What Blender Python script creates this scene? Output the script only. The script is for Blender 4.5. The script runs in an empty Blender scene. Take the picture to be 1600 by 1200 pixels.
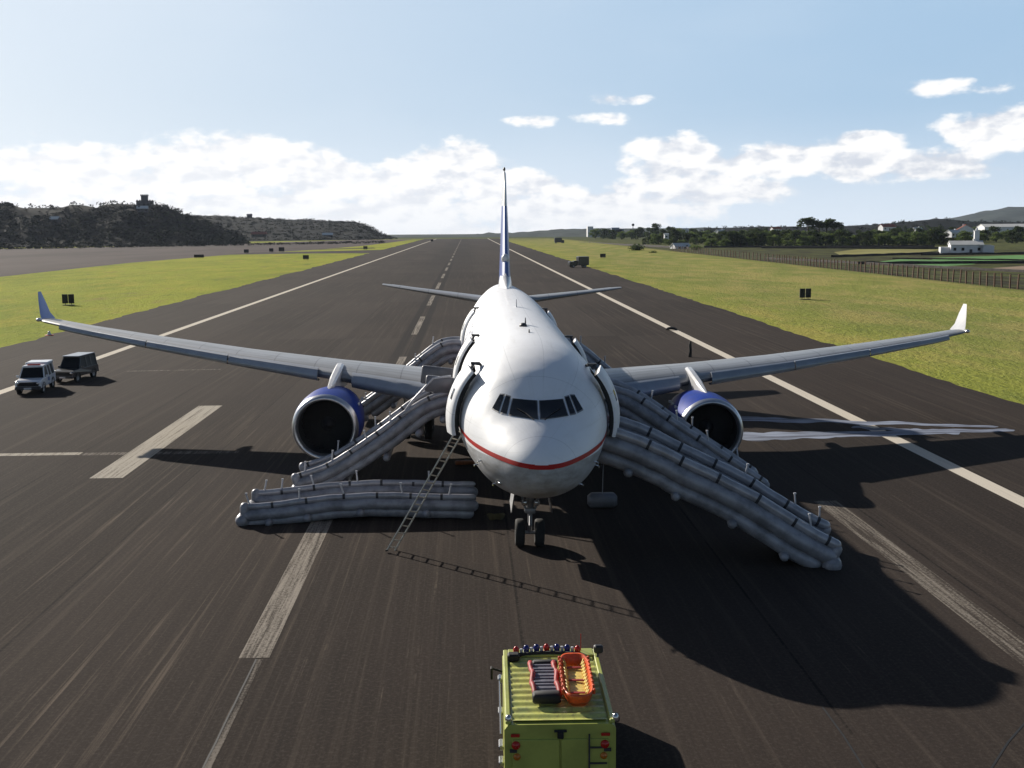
import bpy, bmesh, math, random
from math import sin, cos, pi, radians, sqrt, atan2, exp
from mathutils import Vector, Matrix, noise
random.seed(7)
sc = bpy.context.scene

# ------------------------------------------------------------------ camera
H = 11.93; FL = 1733.8
YAW, PIT, ROL = 0.03932, 0.13976, -0.0070
cy, sy, cp, sp = cos(YAW), sin(YAW), cos(PIT), sin(PIT)
f_ = Vector((sy*cp, cy*cp, -sp)); r_ = Vector((cy, -sy, 0)); u_ = r_.cross(f_)
rr = r_*cos(ROL) + u_*sin(ROL); uu = -r_*sin(ROL) + u_*cos(ROL)
cam = bpy.data.objects.new('camera', bpy.data.cameras.new('camera'))
sc.collection.objects.link(cam); sc.camera = cam
cam.data.sensor_width = 36; cam.data.lens = FL/1600*36
cam.data.clip_start = 0.5; cam.data.clip_end = 30000
M3 = Matrix((rr, uu, -f_)).transposed().to_4x4(); M3.translation = Vector((0, 0, H))
cam.matrix_world = M3

# ------------------------------------------------------------------ light
SUN = Vector((-1.45, 1.78, 1.03)).normalized()
SUN_EL = math.asin(SUN.z); SUN_AZ = atan2(SUN.x, SUN.y)
sun = bpy.data.objects.new('sun', bpy.data.lights.new('sun', 'SUN'))
sc.collection.objects.link(sun)
sun.data.energy = 5.0; sun.data.angle = radians(0.55); sun.data.color = (1.0, 0.93, 0.82)
sun.rotation_euler = SUN.to_track_quat('Z', 'Y').to_euler()
vs = sc.view_settings
vs.view_transform = 'Standard'; vs.look = 'None'; vs.gamma = 1; vs.use_curve_mapping = False
vs.exposure = 0.38

class NT:
    """tiny node helper"""
    def __init__(s, tree): s.t = tree; s.n = tree.nodes; s.l = tree.links
    def new(s, kind, **kw):
        n = s.n.new(kind)
        for k, v in kw.items(): setattr(n, k, v)
        return n
    def put(s, sock, v):
        if hasattr(v, 'is_output') or isinstance(v, bpy.types.NodeSocket): s.l.new(v, sock)
        else: sock.default_value = v
    def m(s, op, a, b=0.0, c=None, clamp=False):
        n = s.new('ShaderNodeMath', operation=op, use_clamp=clamp)
        s.put(n.inputs[0], a); s.put(n.inputs[1], b)
        if c is not None: s.put(n.inputs[2], c)
        return n.outputs[0]
    def ramp(s, v, lo, hi, a=0.0, b=1.0):
        n = s.new('ShaderNodeMapRange', interpolation_type='SMOOTHSTEP')
        s.put(n.inputs[0], v); n.inputs[1].default_value = lo; n.inputs[2].default_value = hi
        n.inputs[3].default_value = a; n.inputs[4].default_value = b
        return n.outputs[0]
    def mix(s, f, a, b):
        n = s.new('ShaderNodeMix', data_type='RGBA')
        s.put(n.inputs[0], f); s.put(n.inputs[6], a); s.put(n.inputs[7], b)
        return n.outputs[2]
    def noise(s, vec, scale, detail=4, rough=0.55, dims='3D'):
        n = s.new('ShaderNodeTexNoise', noise_dimensions=dims)
        s.put(n.inputs['Vector'], vec); n.inputs['Scale'].default_value = scale
        n.inputs['Detail'].default_value = detail; n.inputs['Roughness'].default_value = rough
        return n.outputs['Fac']
    def xyz(s, x, y, z=0.0):
        n = s.new('ShaderNodeCombineXYZ')
        for i, v in enumerate((x, y, z)): s.put(n.inputs[i], v)
        return n.outputs[0]
    def map(s, vec, scale):
        n = s.new('ShaderNodeMapping'); s.put(n.inputs[0], vec); n.inputs['Scale'].default_value = scale
        return n.outputs[0]

def c4(c): return (c[0], c[1], c[2], 1.0)

SKY_STRENGTH = 0.05
def build_world():
    w = bpy.data.worlds.new('World'); sc.world = w; w.use_nodes = True
    g = NT(w.node_tree); g.n.clear()
    out = g.new('ShaderNodeOutputWorld'); bg = g.new('ShaderNodeBackground')
    tc = g.new('ShaderNodeTexCoord'); sx = g.new('ShaderNodeSeparateXYZ'); g.l.new(tc.outputs['Generated'], sx.inputs[0])
    X, Y, Z = sx.outputs
    D = 180/pi
    az = g.m('MULTIPLY', g.m('ARCTAN2', X, Y), D)
    el = g.m('MULTIPLY', g.m('ARCSINE', Z), D)
    sky = g.new('ShaderNodeTexSky', sky_type='NISHITA', sun_disc=False)
    sky.sun_elevation = SUN_EL; sky.sun_rotation = SUN_AZ
    sky.altitude = 0; sky.air_density = 1.0; sky.dust_density = 1.4; sky.ozone_density = 2.2
    # the horizon of the sky runs a little below eye level (open country falls away)
    zz = g.m('MAXIMUM', g.m('ADD', Z, 0.035), 0.02)
    g.l.new(g.xyz(X, Y, zz), sky.inputs[0])
    # clouds: banks of cumulus given by direction (azimuth, elevation, half sizes; degrees)
    B = [(-18.8, 2.6, 5.5, 1.75), (-12.9, 3.1, 3.9, 1.85), (-9.2, 3.0, 3.6, 1.55), (-6.5, 2.6, 2.2, 1.1), (-3.5, 2.0, 4.4, 1.6),
         (-.4, 2.95, 2.9, 1.6), (1.9, 2.1, 3.2, 1.0), (-12, .4, 20, 2.3), (5.6, .8, 7.5, 1.3),
         (10.7, 3.3, 3.1, 1.45), (15.4, 3.1, 3.0, 1.0), (19.0, 3.3, 3.3, 1.25), (22.8, 3.0, 3.9, .85), (25.6, 4.2, 2.9, 1.3),
         (23.8, 6.3, 3.0, .5), (7.2, 6.42, 1.15, .38), (8.6, 6.3, 1.1, .3), (3.3, 5.3, 1.9, .38), (6.5, 5.32, 1.8, .4), (12, 1.9, 5.6, .9)]
    front = g.ramp(g.m('ABSOLUTE', az), 85.0, 50.0, .38, 1.0)
    best = None
    for (a, e, ra, re) in B:
        du = g.m('MULTIPLY', g.m('SUBTRACT', az, a), 1/ra)
        dv = g.m('MULTIPLY', g.m('SUBTRACT', el, e), 1/re)
        d2 = g.m('ADD', g.m('MULTIPLY', du, du), g.m('MULTIPLY', dv, dv))
        v = g.m('SUBTRACT', 1.0, d2) if re > .55 else g.m('SUBTRACT', .40, g.m('MULTIPLY', d2, .62))
        best = v if best is None else g.m('MAXIMUM', best, v)
    best = g.m('MAXIMUM', best, -1.5)
    P = g.xyz(az, g.m('MULTIPLY', el, 1.9), 0.0)
    n1 = g.noise(P, 0.42, 8, 0.56)
    P2 = g.xyz(g.m('ADD', az, 0.35), g.m('MULTIPLY', g.m('SUBTRACT', el, 0.28), 1.9), 0.0)
    n2 = g.noise(P2, 0.42, 5, 0.50)
    n1s = g.noise(P, 0.42, 5, 0.50)
    dens_in = g.m('ADD', g.m('MULTIPLY', best, 1.0), g.m('MULTIPLY', g.m('SUBTRACT', n1, 0.5), 3.2))
    dens = g.m('MULTIPLY', g.ramp(dens_in, -0.05, 0.56), front)
    relief = g.m('SUBTRACT', n1s, n2)               # brighter where the puff faces the sun
    lit = g.ramp(g.m('ADD', relief, g.m('MULTIPLY', g.m('SUBTRACT', n1, 0.5), 0.30)), -0.17, 0.07)
    # warm glare towards the sun's side
    side = g.ramp(az, 20.0, -24.0)
    soft = g.m('MULTIPLY', g.m('SUBTRACT', 1.0, lit), g.m('SUBTRACT', 1.0, g.m('MULTIPLY', side, 0.55)))
    K = 1.0/SKY_STRENGTH
    ccol = g.mix(soft, (0.84*K, 0.83*K, 0.82*K, 1), (0.54*K, 0.57*K, 0.63*K, 1))
    # thin pale veil near the horizon
    veil = g.m('MULTIPLY', g.ramp(el, 6.5, -0.6), 0.75)
    base = g.mix(g.ramp(el, 24.0, 11.0, 0, .80), sky.outputs[0], g.mix(g.ramp(az, -26.0, 30.0), (.55*K, .64*K, .74*K, 1), (.35*K, .51*K, .69*K, 1)))
    base = g.mix(veil, base, (0.66*K, 0.72*K, 0.79*K, 1))
    # uneven thin air above: slight mottling
    base = g.mix(front, sky.outputs[0], base)
    thin = g.ramp(g.noise(g.xyz(az, g.m('MULTIPLY', el, 3.0), 4.0), 0.08, 5, .5), .42, .75, 0, .08)
    base = g.mix(thin, base, (0.72*K, 0.76*K, 0.80*K, 1))
    ccol = g.mix(g.ramp(el, 2.2, -.4, 0, .75), ccol, (0.70*K, 0.72*K, 0.75*K, 1))
    col = g.mix(g.m('MULTIPLY', dens, .96), base, ccol)
    # only the band of sky around the horizon carries clouds; the upper dome stays plain sky
    up = g.ramp(el, 13.0, 24.0)
    col = g.mix(up, col, sky.outputs[0])
    g.l.new(col, bg.inputs[0]); bg.inputs[1].default_value = SKY_STRENGTH
    g.l.new(bg.outputs[0], out.inputs[0])
build_world()

# ------------------------------------------------------------------ materials
def mat(name, col, rough=0.6, metal=0.0, var=0.0, vscale=2.0, col2=None, bump=0.0, bscale=20.0, stretch=(1, 1, 1), coat=0.0, spec=None, coord='Object', trans=0):
    m = bpy.data.materials.new(name); m.use_nodes = True
    g = NT(m.node_tree); b = g.n['Principled BSDF']
    b.inputs['Roughness'].default_value = rough; b.inputs['Metallic'].default_value = metal
    if coat: b.inputs['Coat Weight'].default_value = coat; b.inputs['Coat Roughness'].default_value = .12
    if spec is not None: b.inputs['Specular IOR Level'].default_value = spec
    tc = g.new('ShaderNodeTexCoord'); v = g.map(tc.outputs[coord], stretch)
    if col2 is None: col2 = tuple(max(0, x*(1-var)) for x in col)
    if var or col2 != col:
        n = g.noise(v, vscale, 6, .6)
        g.put(b.inputs['Base Color'], g.mix(g.ramp(n, .35, .68), c4(col), c4(col2)))
    else: b.inputs['Base Color'].default_value = c4(col)
    if bump:
        bn = g.new('ShaderNodeBump'); bn.inputs['Strength'].default_value = bump
        g.l.new(g.noise(v, bscale, 4), bn.inputs['Height']); g.l.new(bn.outputs[0], b.inputs['Normal'])
    if trans:
        t = g.new('ShaderNodeBsdfTranslucent'); mx = g.new('ShaderNodeMixShader'); mx.inputs[0].default_value = trans
        c = b.inputs['Base Color']
        if c.is_linked: g.l.new(c.links[0].from_socket, t.inputs[0])
        else: t.inputs[0].default_value = c4(col)
        g.l.new(b.outputs[0], mx.inputs[1]); g.l.new(t.outputs[0], mx.inputs[2]); g.l.new(mx.outputs[0], g.n['Material Output'].inputs[0])
    return m

def asphalt_nodes(g, v):
    """runway tarmac: long rubber and scrape streaks running along Y, fine grit"""
    P = v
    long1 = g.noise(g.map(P, (2.6, .035, 1)), 1.0, 5, .62)
    long2 = g.noise(g.map(P, (7.0, .12, 1)), 1.0, 4, .6)
    patch = g.noise(g.map(P, (.05, .03, 1)), 1.0, 5, .55)
    grit = g.noise(P, 28.0, 3, .7)
    mid = g.noise(P, 1.7, 5, .65)
    base = g.mix(g.ramp(patch, .35, .65), (.0265, .021, .0185, 1), (.042, .032, .027, 1))
    base = g.mix(g.ramp(long1, .50, .72, 0, .6), base, (.095, .075, .060, 1))
    base = g.mix(g.ramp(long1, .48, .25, 0, .65), base, (.020, .017, .016, 1))
    base = g.mix(g.m('MULTIPLY', g.ramp(long2, .60, .76), g.ramp(mid, .38, .60)), base, (.12, .094, .074, 1))
    sx0 = g.new('ShaderNodeSeparateXYZ'); g.l.new(P, sx0.inputs[0])
    zone = g.m('MULTIPLY', g.ramp(g.m('ABSOLUTE', g.m('ADD', sx0.outputs[0], 10.5)), 9.0, 2.5), g.ramp(sx0.outputs[1], 95, 40))
    scr = g.noise(g.map(P, (5.0, .055, 1)), 1.0, 5, .62)
    brk = g.noise(g.map(P, (1.5, .12, 1)), 1.0, 4, .6)
    scr = g.m('MULTIPLY', g.ramp(scr, .52, .70), g.ramp(brk, .38, .62))
    base = g.mix(g.m('MULTIPLY', g.m('MULTIPLY', scr, zone), .8), base, (.22, .172, .132, 1))
    fine = g.noise(g.map(P, (16.0, .10, 1)), 1.0, 4, .6)
    base = g.mix(g.ramp(fine, .5, .72, 0, .22), base, (.10, .08, .064, 1))
    base = g.mix(g.ramp(fine, .5, .28, 0, .22), base, (.014, .012, .012, 1))
    ln = g.m('MULTIPLY', g.m('ADD', sx0.outputs[0], 6.03+75), 1/7.5); lf = g.m('FLOOR', ln)
    tone = g.noise(g.xyz(g.m('MULTIPLY', lf, 7.31), g.m('MULTIPLY', g.m('FLOOR', g.m('MULTIPLY', sx0.outputs[1], 1/61.0)), 3.7), 0), 1.0, 0)
    base = g.mix(g.ramp(tone, .35, .7, 0, .30), base, (.072, .058, .050, 1))
    jl = g.m('ABSOLUTE', g.m('SUBTRACT', g.m('FRACT', ln), .5)); wig_ = g.noise(g.map(P, (0, .35, 1)), 1, 3)
    jn = g.m('MULTIPLY', g.ramp(jl, .4925, .4965), g.ramp(wig_, .30, .55))
    base = g.mix(g.m('MULTIPLY', jn, .8), base, (.010, .009, .009, 1))
    base = g.mix(g.ramp(grit, .35, .72, 0, .45), base, (.018, .015, .014, 1))
    base = g.mix(g.ramp(grit, .62, .80, 0, .45), base, (.15, .13, .11, 1))
    base = g.mix(g.ramp(g.noise(P, 9.0, 3, .7), .45, .75, 0, .4), base, (.10, .082, .068, 1))
    return base, grit, long1, mid

def m_asphalt():
    m = bpy.data.materials.new('runway_tarmac'); m.use_nodes = True
    g = NT(m.node_tree); b = g.n['Principled BSDF']
    tc = g.new('ShaderNodeTexCoord')
    base, grit, l1, mid = asphalt_nodes(g, tc.outputs['Object'])
    # black rubber laid down beside the centre line
    sx = g.new('ShaderNodeSeparateXYZ'); g.l.new(tc.outputs['Object'], sx.inputs[0])
    d = g.m('ABSOLUTE', g.m('ADD', sx.outputs[0], 6.1))
    rub = g.m('MULTIPLY', g.ramp(g.m('ABSOLUTE', g.m('SUBTRACT', d, .75)), .7, .25), g.ramp(sx.outputs[1], 70, 120))
    rub = g.m('MULTIPLY', rub, g.ramp(sx.outputs[1], 500, 300))
    base = g.mix(g.m('MULTIPLY', rub, .75), base, (.012, .011, .012, 1))
    wide = g.m('MULTIPLY', g.ramp(d, 14, 3), g.ramp(sx.outputs[1], 120, 420))
    base = g.mix(g.m('MULTIPLY', wide, .45), base, (.016, .015, .015, 1))
    g.l.new(base, b.inputs['Base Color'])
    b.inputs['Roughness'].default_value = .95; b.inputs['Specular IOR Level'].default_value = .06
    bn = g.new('ShaderNodeBump'); bn.inputs['Strength'].default_value = .35; bn.inputs['Distance'].default_value = .02
    g.l.new(grit, bn.inputs['Height']); g.l.new(bn.outputs[0], b.inputs['Normal'])
    return m

def m_paint(name, col, wear=.5, lo=.42, hi=.62):
    m = bpy.data.materials.new(name); m.use_nodes = True
    g = NT(m.node_tree); b = g.n['Principled BSDF']
    tc = g.new('ShaderNodeTexCoord'); P = tc.outputs['Object']
    base, grit, l1, mid = asphalt_nodes(g, P)
    st = g.noise(g.map(P, (6.5, .16, 1)), 1.0, 6, .7)
    gr = g.noise(P, 11, 4, .7)
    f = g.ramp(g.m('ADD', g.m('MULTIPLY', st, .65), g.m('MULTIPLY', gr, .35)), lo, hi, 1.0, 1.0-wear)
    g.l.new(g.mix(f, base, c4(col)), b.inputs['Base Color'])
    b.inputs['Roughness'].default_value = .95; b.inputs['Specular IOR Level'].default_value = .06
    return m

def m_grass():
    m = bpy.data.materials.new('airfield_grass'); m.use_nodes = True
    g = NT(m.node_tree); b = g.n['Principled BSDF']
    tc = g.new('ShaderNodeTexCoord'); P = tc.outputs['Object']
    big = g.noise(g.map(P, (.035, .012, 1)), 1, 6, .6)
    mid = g.noise(g.map(P, (.14, .045, 1)), 1, 6, .65)
    fine = g.noise(g.map(P, (1.6, .7, 1)), 1, 5, .7)
    tuft = g.noise(g.map(P, (.7, .35, 1)), 1, 5, .75)
    c = g.mix(g.ramp(big, .38, .62), (.330, .350, .045, 1), (.245, .285, .038, 1))
    c = g.mix(g.ramp(mid, .48, .66, 0, .85), c, (.400, .350, .055, 1))
    c = g.mix(g.ramp(mid, .42, .28, 0, .85), c, (.135, .180, .032, 1))
    c = g.mix(g.ramp(tuft, .50, .70, 0, .6), c, (.130, .145, .035, 1))
    bare = g.noise(g.map(P, (.06, .02, 1)), 1.7, 7, .7)
    c = g.mix(g.ramp(bare, .56, .68, 0, .65), c, (.26, .21, .075, 1))
    c = g.mix(g.ramp(fine, .5, .8, 0, .55), c, (.38, .33, .10, 1))
    c = g.mix(g.ramp(fine, .45, .25, 0, .5), c, (.045, .060, .015, 1))
    # the strip beyond the right shoulder is duller, olive and straw; past the fence rough pasture
    sx = g.new('ShaderNodeSeparateXYZ'); g.l.new(P, sx.inputs[0])
    rgt = g.ramp(sx.outputs[0], 10, 60)
    c = g.mix(g.m('MULTIPLY', rgt, .7), c, g.mix(g.ramp(mid, .4, .6), (.200, .215, .070, 1), (.30, .26, .110, 1)))
    far = g.m('MULTIPLY', g.ramp(sx.outputs[0], 88, 112), g.ramp(mid, .30, .55, .6, 1))
    c = g.mix(far, c, g.mix(g.ramp(tuft, .35, .6), (.055, .075, .026, 1), (.10, .10, .045, 1)))
    lef = g.ramp(sx.outputs[1], 900, 1600)
    c = g.mix(lef, c, (.07, .085, .045, 1))
    g.l.new(c, b.inputs['Base Color']); b.inputs['Roughness'].default_value = .95; b.inputs['Specular IOR Level'].default_value = .03
    bn = g.new('ShaderNodeBump'); bn.inputs['Strength'].default_value = .9; bn.inputs['Distance'].default_value = .4
    g.l.new(g.m('ADD', tuft, fine), bn.inputs['Height']); g.l.new(bn.outputs[0], b.inputs['Normal'])
    return m

def m_fuselage():
    m = bpy.data.materials.new('aircraft_white_paint'); m.use_nodes = True
    g = NT(m.node_tree); b = g.n['Principled BSDF']
    tc = g.new('ShaderNodeTexCoord'); P = tc.outputs['Object']
    sx = g.new('ShaderNodeSeparateXYZ'); g.l.new(P, sx.inputs[0])
    dirt = g.noise(g.map(P, (1.2, .35, 2.5)), 1, 6, .65)
    c = g.mix(g.ramp(dirt, .45, .8, 0, .28), (.82, .83, .86, 1), (.62, .61, .59, 1))
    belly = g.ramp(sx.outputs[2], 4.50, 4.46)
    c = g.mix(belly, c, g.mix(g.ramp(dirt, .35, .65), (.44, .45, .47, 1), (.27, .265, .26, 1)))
    # frame and skin seams
    wy = g.m('FRACT', g.m('MULTIPLY', g.m('ADD', sx.outputs[1], .35), 1/2.66))
    seam = g.ramp(g.m('ABSOLUTE', g.m('SUBTRACT', wy, .5)), .006, .002)
    c = g.mix(g.m('MULTIPLY', seam, .35), c, (.25, .26, .28, 1))
    an = g.m('ARCTAN2', sx.outputs[0], g.m('SUBTRACT', sx.outputs[2], 5.0))
    fr = g.m('FRACT', g.m('ADD', g.m('MULTIPLY', an, 1.9), .27)); lon = g.m('MULTIPLY', g.ramp(g.m('ABSOLUTE', g.m('SUBTRACT', fr, .5)), .010, .004), g.ramp(sx.outputs[1], 3.4, 3.6))
    c = g.mix(g.m('MULTIPLY', lon, .35), c, (.25, .26, .28, 1))
    grime = g.noise(g.xyz(g.m('MULTIPLY', an, 9.0), g.m('MULTIPLY', sx.outputs[1], .22), 0.0), 1, 5, .65)
    c = g.mix(g.ramp(grime, .52, .75, 0, .30), c, (.48, .47, .44, 1))
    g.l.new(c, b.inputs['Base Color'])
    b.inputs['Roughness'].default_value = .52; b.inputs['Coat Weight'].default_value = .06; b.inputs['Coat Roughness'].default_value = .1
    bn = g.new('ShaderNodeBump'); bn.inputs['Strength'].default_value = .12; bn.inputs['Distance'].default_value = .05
    g.l.new(g.noise(P, 1.6, 3), bn.inputs['Height']); g.l.new(bn.outputs[0], b.inputs['Normal'])
    return m

def m_wing():
    m = bpy.data.materials.new('wing_grey_paint'); m.use_nodes = True
    g = NT(m.node_tree); b = g.n['Principled BSDF']
    tc = g.new('ShaderNodeTexCoord'); P = tc.outputs['Object']
    sx = g.new('ShaderNodeSeparateXYZ'); g.l.new(P, sx.inputs[0])
    ax = g.m('ABSOLUTE', sx.outputs[0])
    # chordwise coordinate that follows the sweep
    q = g.m('SUBTRACT', sx.outputs[1], g.m('MULTIPLY', ax, .60))
    st = g.noise(g.xyz(g.m('MULTIPLY', ax, .10), g.m('MULTIPLY', q, 2.4), 0), 1, 6, .65)
    c = g.mix(g.ramp(st, .38, .66), (.34, .355, .38, 1), (.24, .25, .26, 1))
    c = g.mix(g.ramp(g.noise(P, .9, 6, .6), .5, .72, 0, .35), c, (.19, .185, .18, 1))
    rib = g.m('FRACT', g.m('MULTIPLY', ax, 1/2.35)); l1 = g.ramp(g.m('ABSOLUTE', g.m('SUBTRACT', rib, .5)), .018, .006)
    ch = g.m('FRACT', g.m('MULTIPLY', q, 1/2.1)); l2 = g.ramp(g.m('ABSOLUTE', g.m('SUBTRACT', ch, .5)), .025, .008)
    c = g.mix(g.m('MULTIPLY', g.m('MAXIMUM', l1, l2), .55), c, (.07, .07, .08, 1))
    g.l.new(c, b.inputs['Base Color']); b.inputs['Roughness'].default_value = .42; b.inputs['Metallic'].default_value = .15
    return m

MT = {}
MT['tarmac'] = m_asphalt(); MT['grass'] = m_grass(); MT['fus'] = m_fuselage(); MT['wing'] = m_wing()
MT['line'] = m_paint('runway_line_paint', (.62, .56, .47), .35, .50, .70)
MT['worn'] = m_paint('worn_marking_paint', (.30, .265, .225), .9, .42, .60)
MT['faded'] = m_paint('faded_marking_paint', (.25, .22, .185), .95, .38, .56)
MT['faint'] = m_paint('faint_marking_paint', (.20, .175, .15), .95, .40, .58)
MT['zone'] = m_paint('zone_marking_paint', (.42, .38, .32), .75, .47, .64)
MT['foam'] = mat('foam_residue', (.30, .34, .44), .8, 0, col2=(.085, .09, .115), vscale=1.2, stretch=(.22, 1.6, 1), spec=.1)
MT['slat'] = mat('slat_grey', (.30, .33, .38), .4, .2, .15, 1.2)
MT['lip'] = mat('polished_lip', (.62, .63, .66), .30, .85, .15, 3)
MT['blue'] = mat('cowl_blue', (.003, .034, .30), .45, 0, .25, 1.5, spec=.15)
MT['white'] = mat('white_gloss', (.62, .62, .63), .3, 0, .12, 1.5, coat=.3)
MT['finblue'] = mat('fin_blue', (.006, .045, .28), .35, 0, .2, .8)
MT['pale'] = mat('pale_blue_tint', (.20, .28, .58), .35, 0, .15, 1)  # bluish shade of the left winglet and lit fin edge, put in colour
MT['red'] = mat('cheatline_red', (.42, .012, .008), .5, 0, .15, 2, spec=.2)
MT['glass'] = mat('cockpit_glass', (.010, .011, .013), .08, 0, spec=.6)
MT['dark'] = mat('dark_interior', (.018, .017, .017), .8, 0, .3, 4)
MT['darkgrey'] = mat('dark_grey_metal', (.07, .07, .075), .5, .4, .3, 5)
MT['grey'] = mat('grey_metal', (.30, .30, .31), .45, .5, .3, 4)
MT['alu'] = mat('bare_aluminium', (.60, .58, .54), .35, .8, .25, 8)
MT['tyre'] = mat('tyre_rubber', (.022, .021, .02), .85, 0, .4, 8)
MT['slide'] = mat('slide_fabric', (.33, .335, .37), .42, .15, .45, 1.8, bump=.4, bscale=5)
MT['railf'] = mat('lit_rail_fabric', (.42, .42, .45), .27, .2, .3, 1.8, bump=.25, bscale=4)  # paler than the tubes so the rails' sun highlights sit in the colour
MT['slidefl'] = mat('slide_floor', (.19, .19, .21), .45, .2, .3, 1.1, bump=.4, bscale=3)
MT['band'] = mat('slide_band', (.03, .03, .035), .7)
MT['post'] = mat('slide_post', (.55, .56, .60), .4, .1, .2, 5)
MT['orange'] = mat('orange_plastic', (.72, .10, .02), .4, 0, .35, 9)
MT['yellow'] = mat('yellow_mesh', (.82, .62, .16), .5, 0, .3, 14)
MT['packor'] = mat('faded_orange', (.30, .09, .02), .6, 0, .4, 6)
MT['lime'] = mat('lime_paint', (.42, .45, .10), .35, 0, .22, 1.6, coat=.3)
MT['maroon'] = mat('red_webbing', (.35, .03, .03), .6, 0, .4, 9)
MT['lampred'] = mat('red_lens', (.45, .02, .012), .2, 0)
MT['lampblue'] = mat('blue_lens', (.012, .02, .16), .2, 0)
MT['lampamber'] = mat('amber_lens', (.5, .16, .02), .25, 0)
MT['carwhite'] = mat('car_white', (.72, .73, .76), .3, 0, .1, 2, coat=.4)
MT['cardark'] = mat('car_dark', (.018, .022, .028), .3, 0, .2, 2, coat=.4)
MT['carglass'] = mat('car_glass', (.010, .012, .014), .4, 0, spec=.12)
MT['chrome'] = mat('chrome_trim', (.6, .6, .6), .2, .9)
MT['black'] = mat('board_black', (.012, .012, .013), .7, 0, .3, 3)
MT['post_brown'] = mat('fence_post_brown', (.16, .085, .05), .8, 0, .4, 3)
MT['leaf'] = mat('leaf_dark', (.065, .092, .030), .8, 0, col2=(.030, .046, .018), vscale=.35, spec=.1, trans=.4)
MT['leaf2'] = mat('leaf_mid', (.15, .20, .055), .8, 0, col2=(.075, .11, .034), vscale=.35, spec=.1, trans=.4)
MT['scrub'] = mat('scrub_dark', (.018, .023, .013), .9, 0, col2=(.010, .013, .009), vscale=.12, spec=.05)
MT['scrub2'] = mat('scrub_mid', (.034, .042, .020), .85, 0, col2=(.018, .024, .013), vscale=.2, spec=.05)
MT['bark'] = mat('bark', (.07, .055, .045), .9, 0, .4, 3)
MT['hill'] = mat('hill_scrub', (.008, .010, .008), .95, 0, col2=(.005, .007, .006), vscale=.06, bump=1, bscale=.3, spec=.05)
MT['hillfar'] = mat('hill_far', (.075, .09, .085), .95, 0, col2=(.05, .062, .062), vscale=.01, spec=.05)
MT['stone'] = mat('lava_stone', (.060, .052, .046), .95, 0, .5, .8, bump=.8, bscale=3)
MT['soil'] = mat('vineyard_soil', (.045, .040, .026), .95, 0, col2=(.095, .105, .036), spec=.03, vscale=.12, stretch=(1, .5, 1))
MT['fgreen'] = mat('crop_green', (.075, .24, .030), .9, 0, .35, .08)
MT['ftan'] = mat('dry_field', (.30, .28, .11), .9, 0, .3, .06, spec=.03)
MT['fbrown'] = mat('brown_field', (.27, .18, .11), .9, 0, .3, .06)
MT['apron'] = mat('apron_concrete', (.098, .078, .072), .95, 0, col2=(.060, .048, .045), spec=.05, vscale=.02, stretch=(1, .3, 1))
MT['wallw'] = mat('limewashed_wall', (.74, .74, .76), .8, 0, .12, .4)
MT['roof'] = mat('roof_tile', (.33, .10, .06), .8, 0, .3, .5)
MT['roofw'] = mat('pale_roof', (.62, .62, .60), .7, 0, .12, .3)
MT['tower'] = mat('dark_masonry', (.10, .095, .10), .9, 0, .35, .3)
MT['text'] = mat('title_blue_grey', (.10, .13, .24), .35)
MT['ladder_m'] = mat('ladder_aluminium', (.62, .58, .50), .35, .6, .3, 8)

def m_roofrib():
    m = bpy.data.materials.new('ribbed_lime_roof'); m.use_nodes = True
    g = NT(m.node_tree); b = g.n['Principled BSDF']
    tc = g.new('ShaderNodeTexCoord')
    n = g.noise(tc.outputs['Object'], 3.0, 6, .65)
    c = g.mix(g.ramp(n, .40, .7), (.56, .57, .15, 1), (.33, .38, .14, 1))
    c = g.mix(g.ramp(g.noise(tc.outputs['Object'], 9, 6, .75), .48, .66, 0, .7), c, (.26, .23, .11, 1))
    g.l.new(c, b.inputs['Base Color']); b.inputs['Roughness'].default_value = .4
    return m
MT['limeroof'] = m_roofrib()

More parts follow.
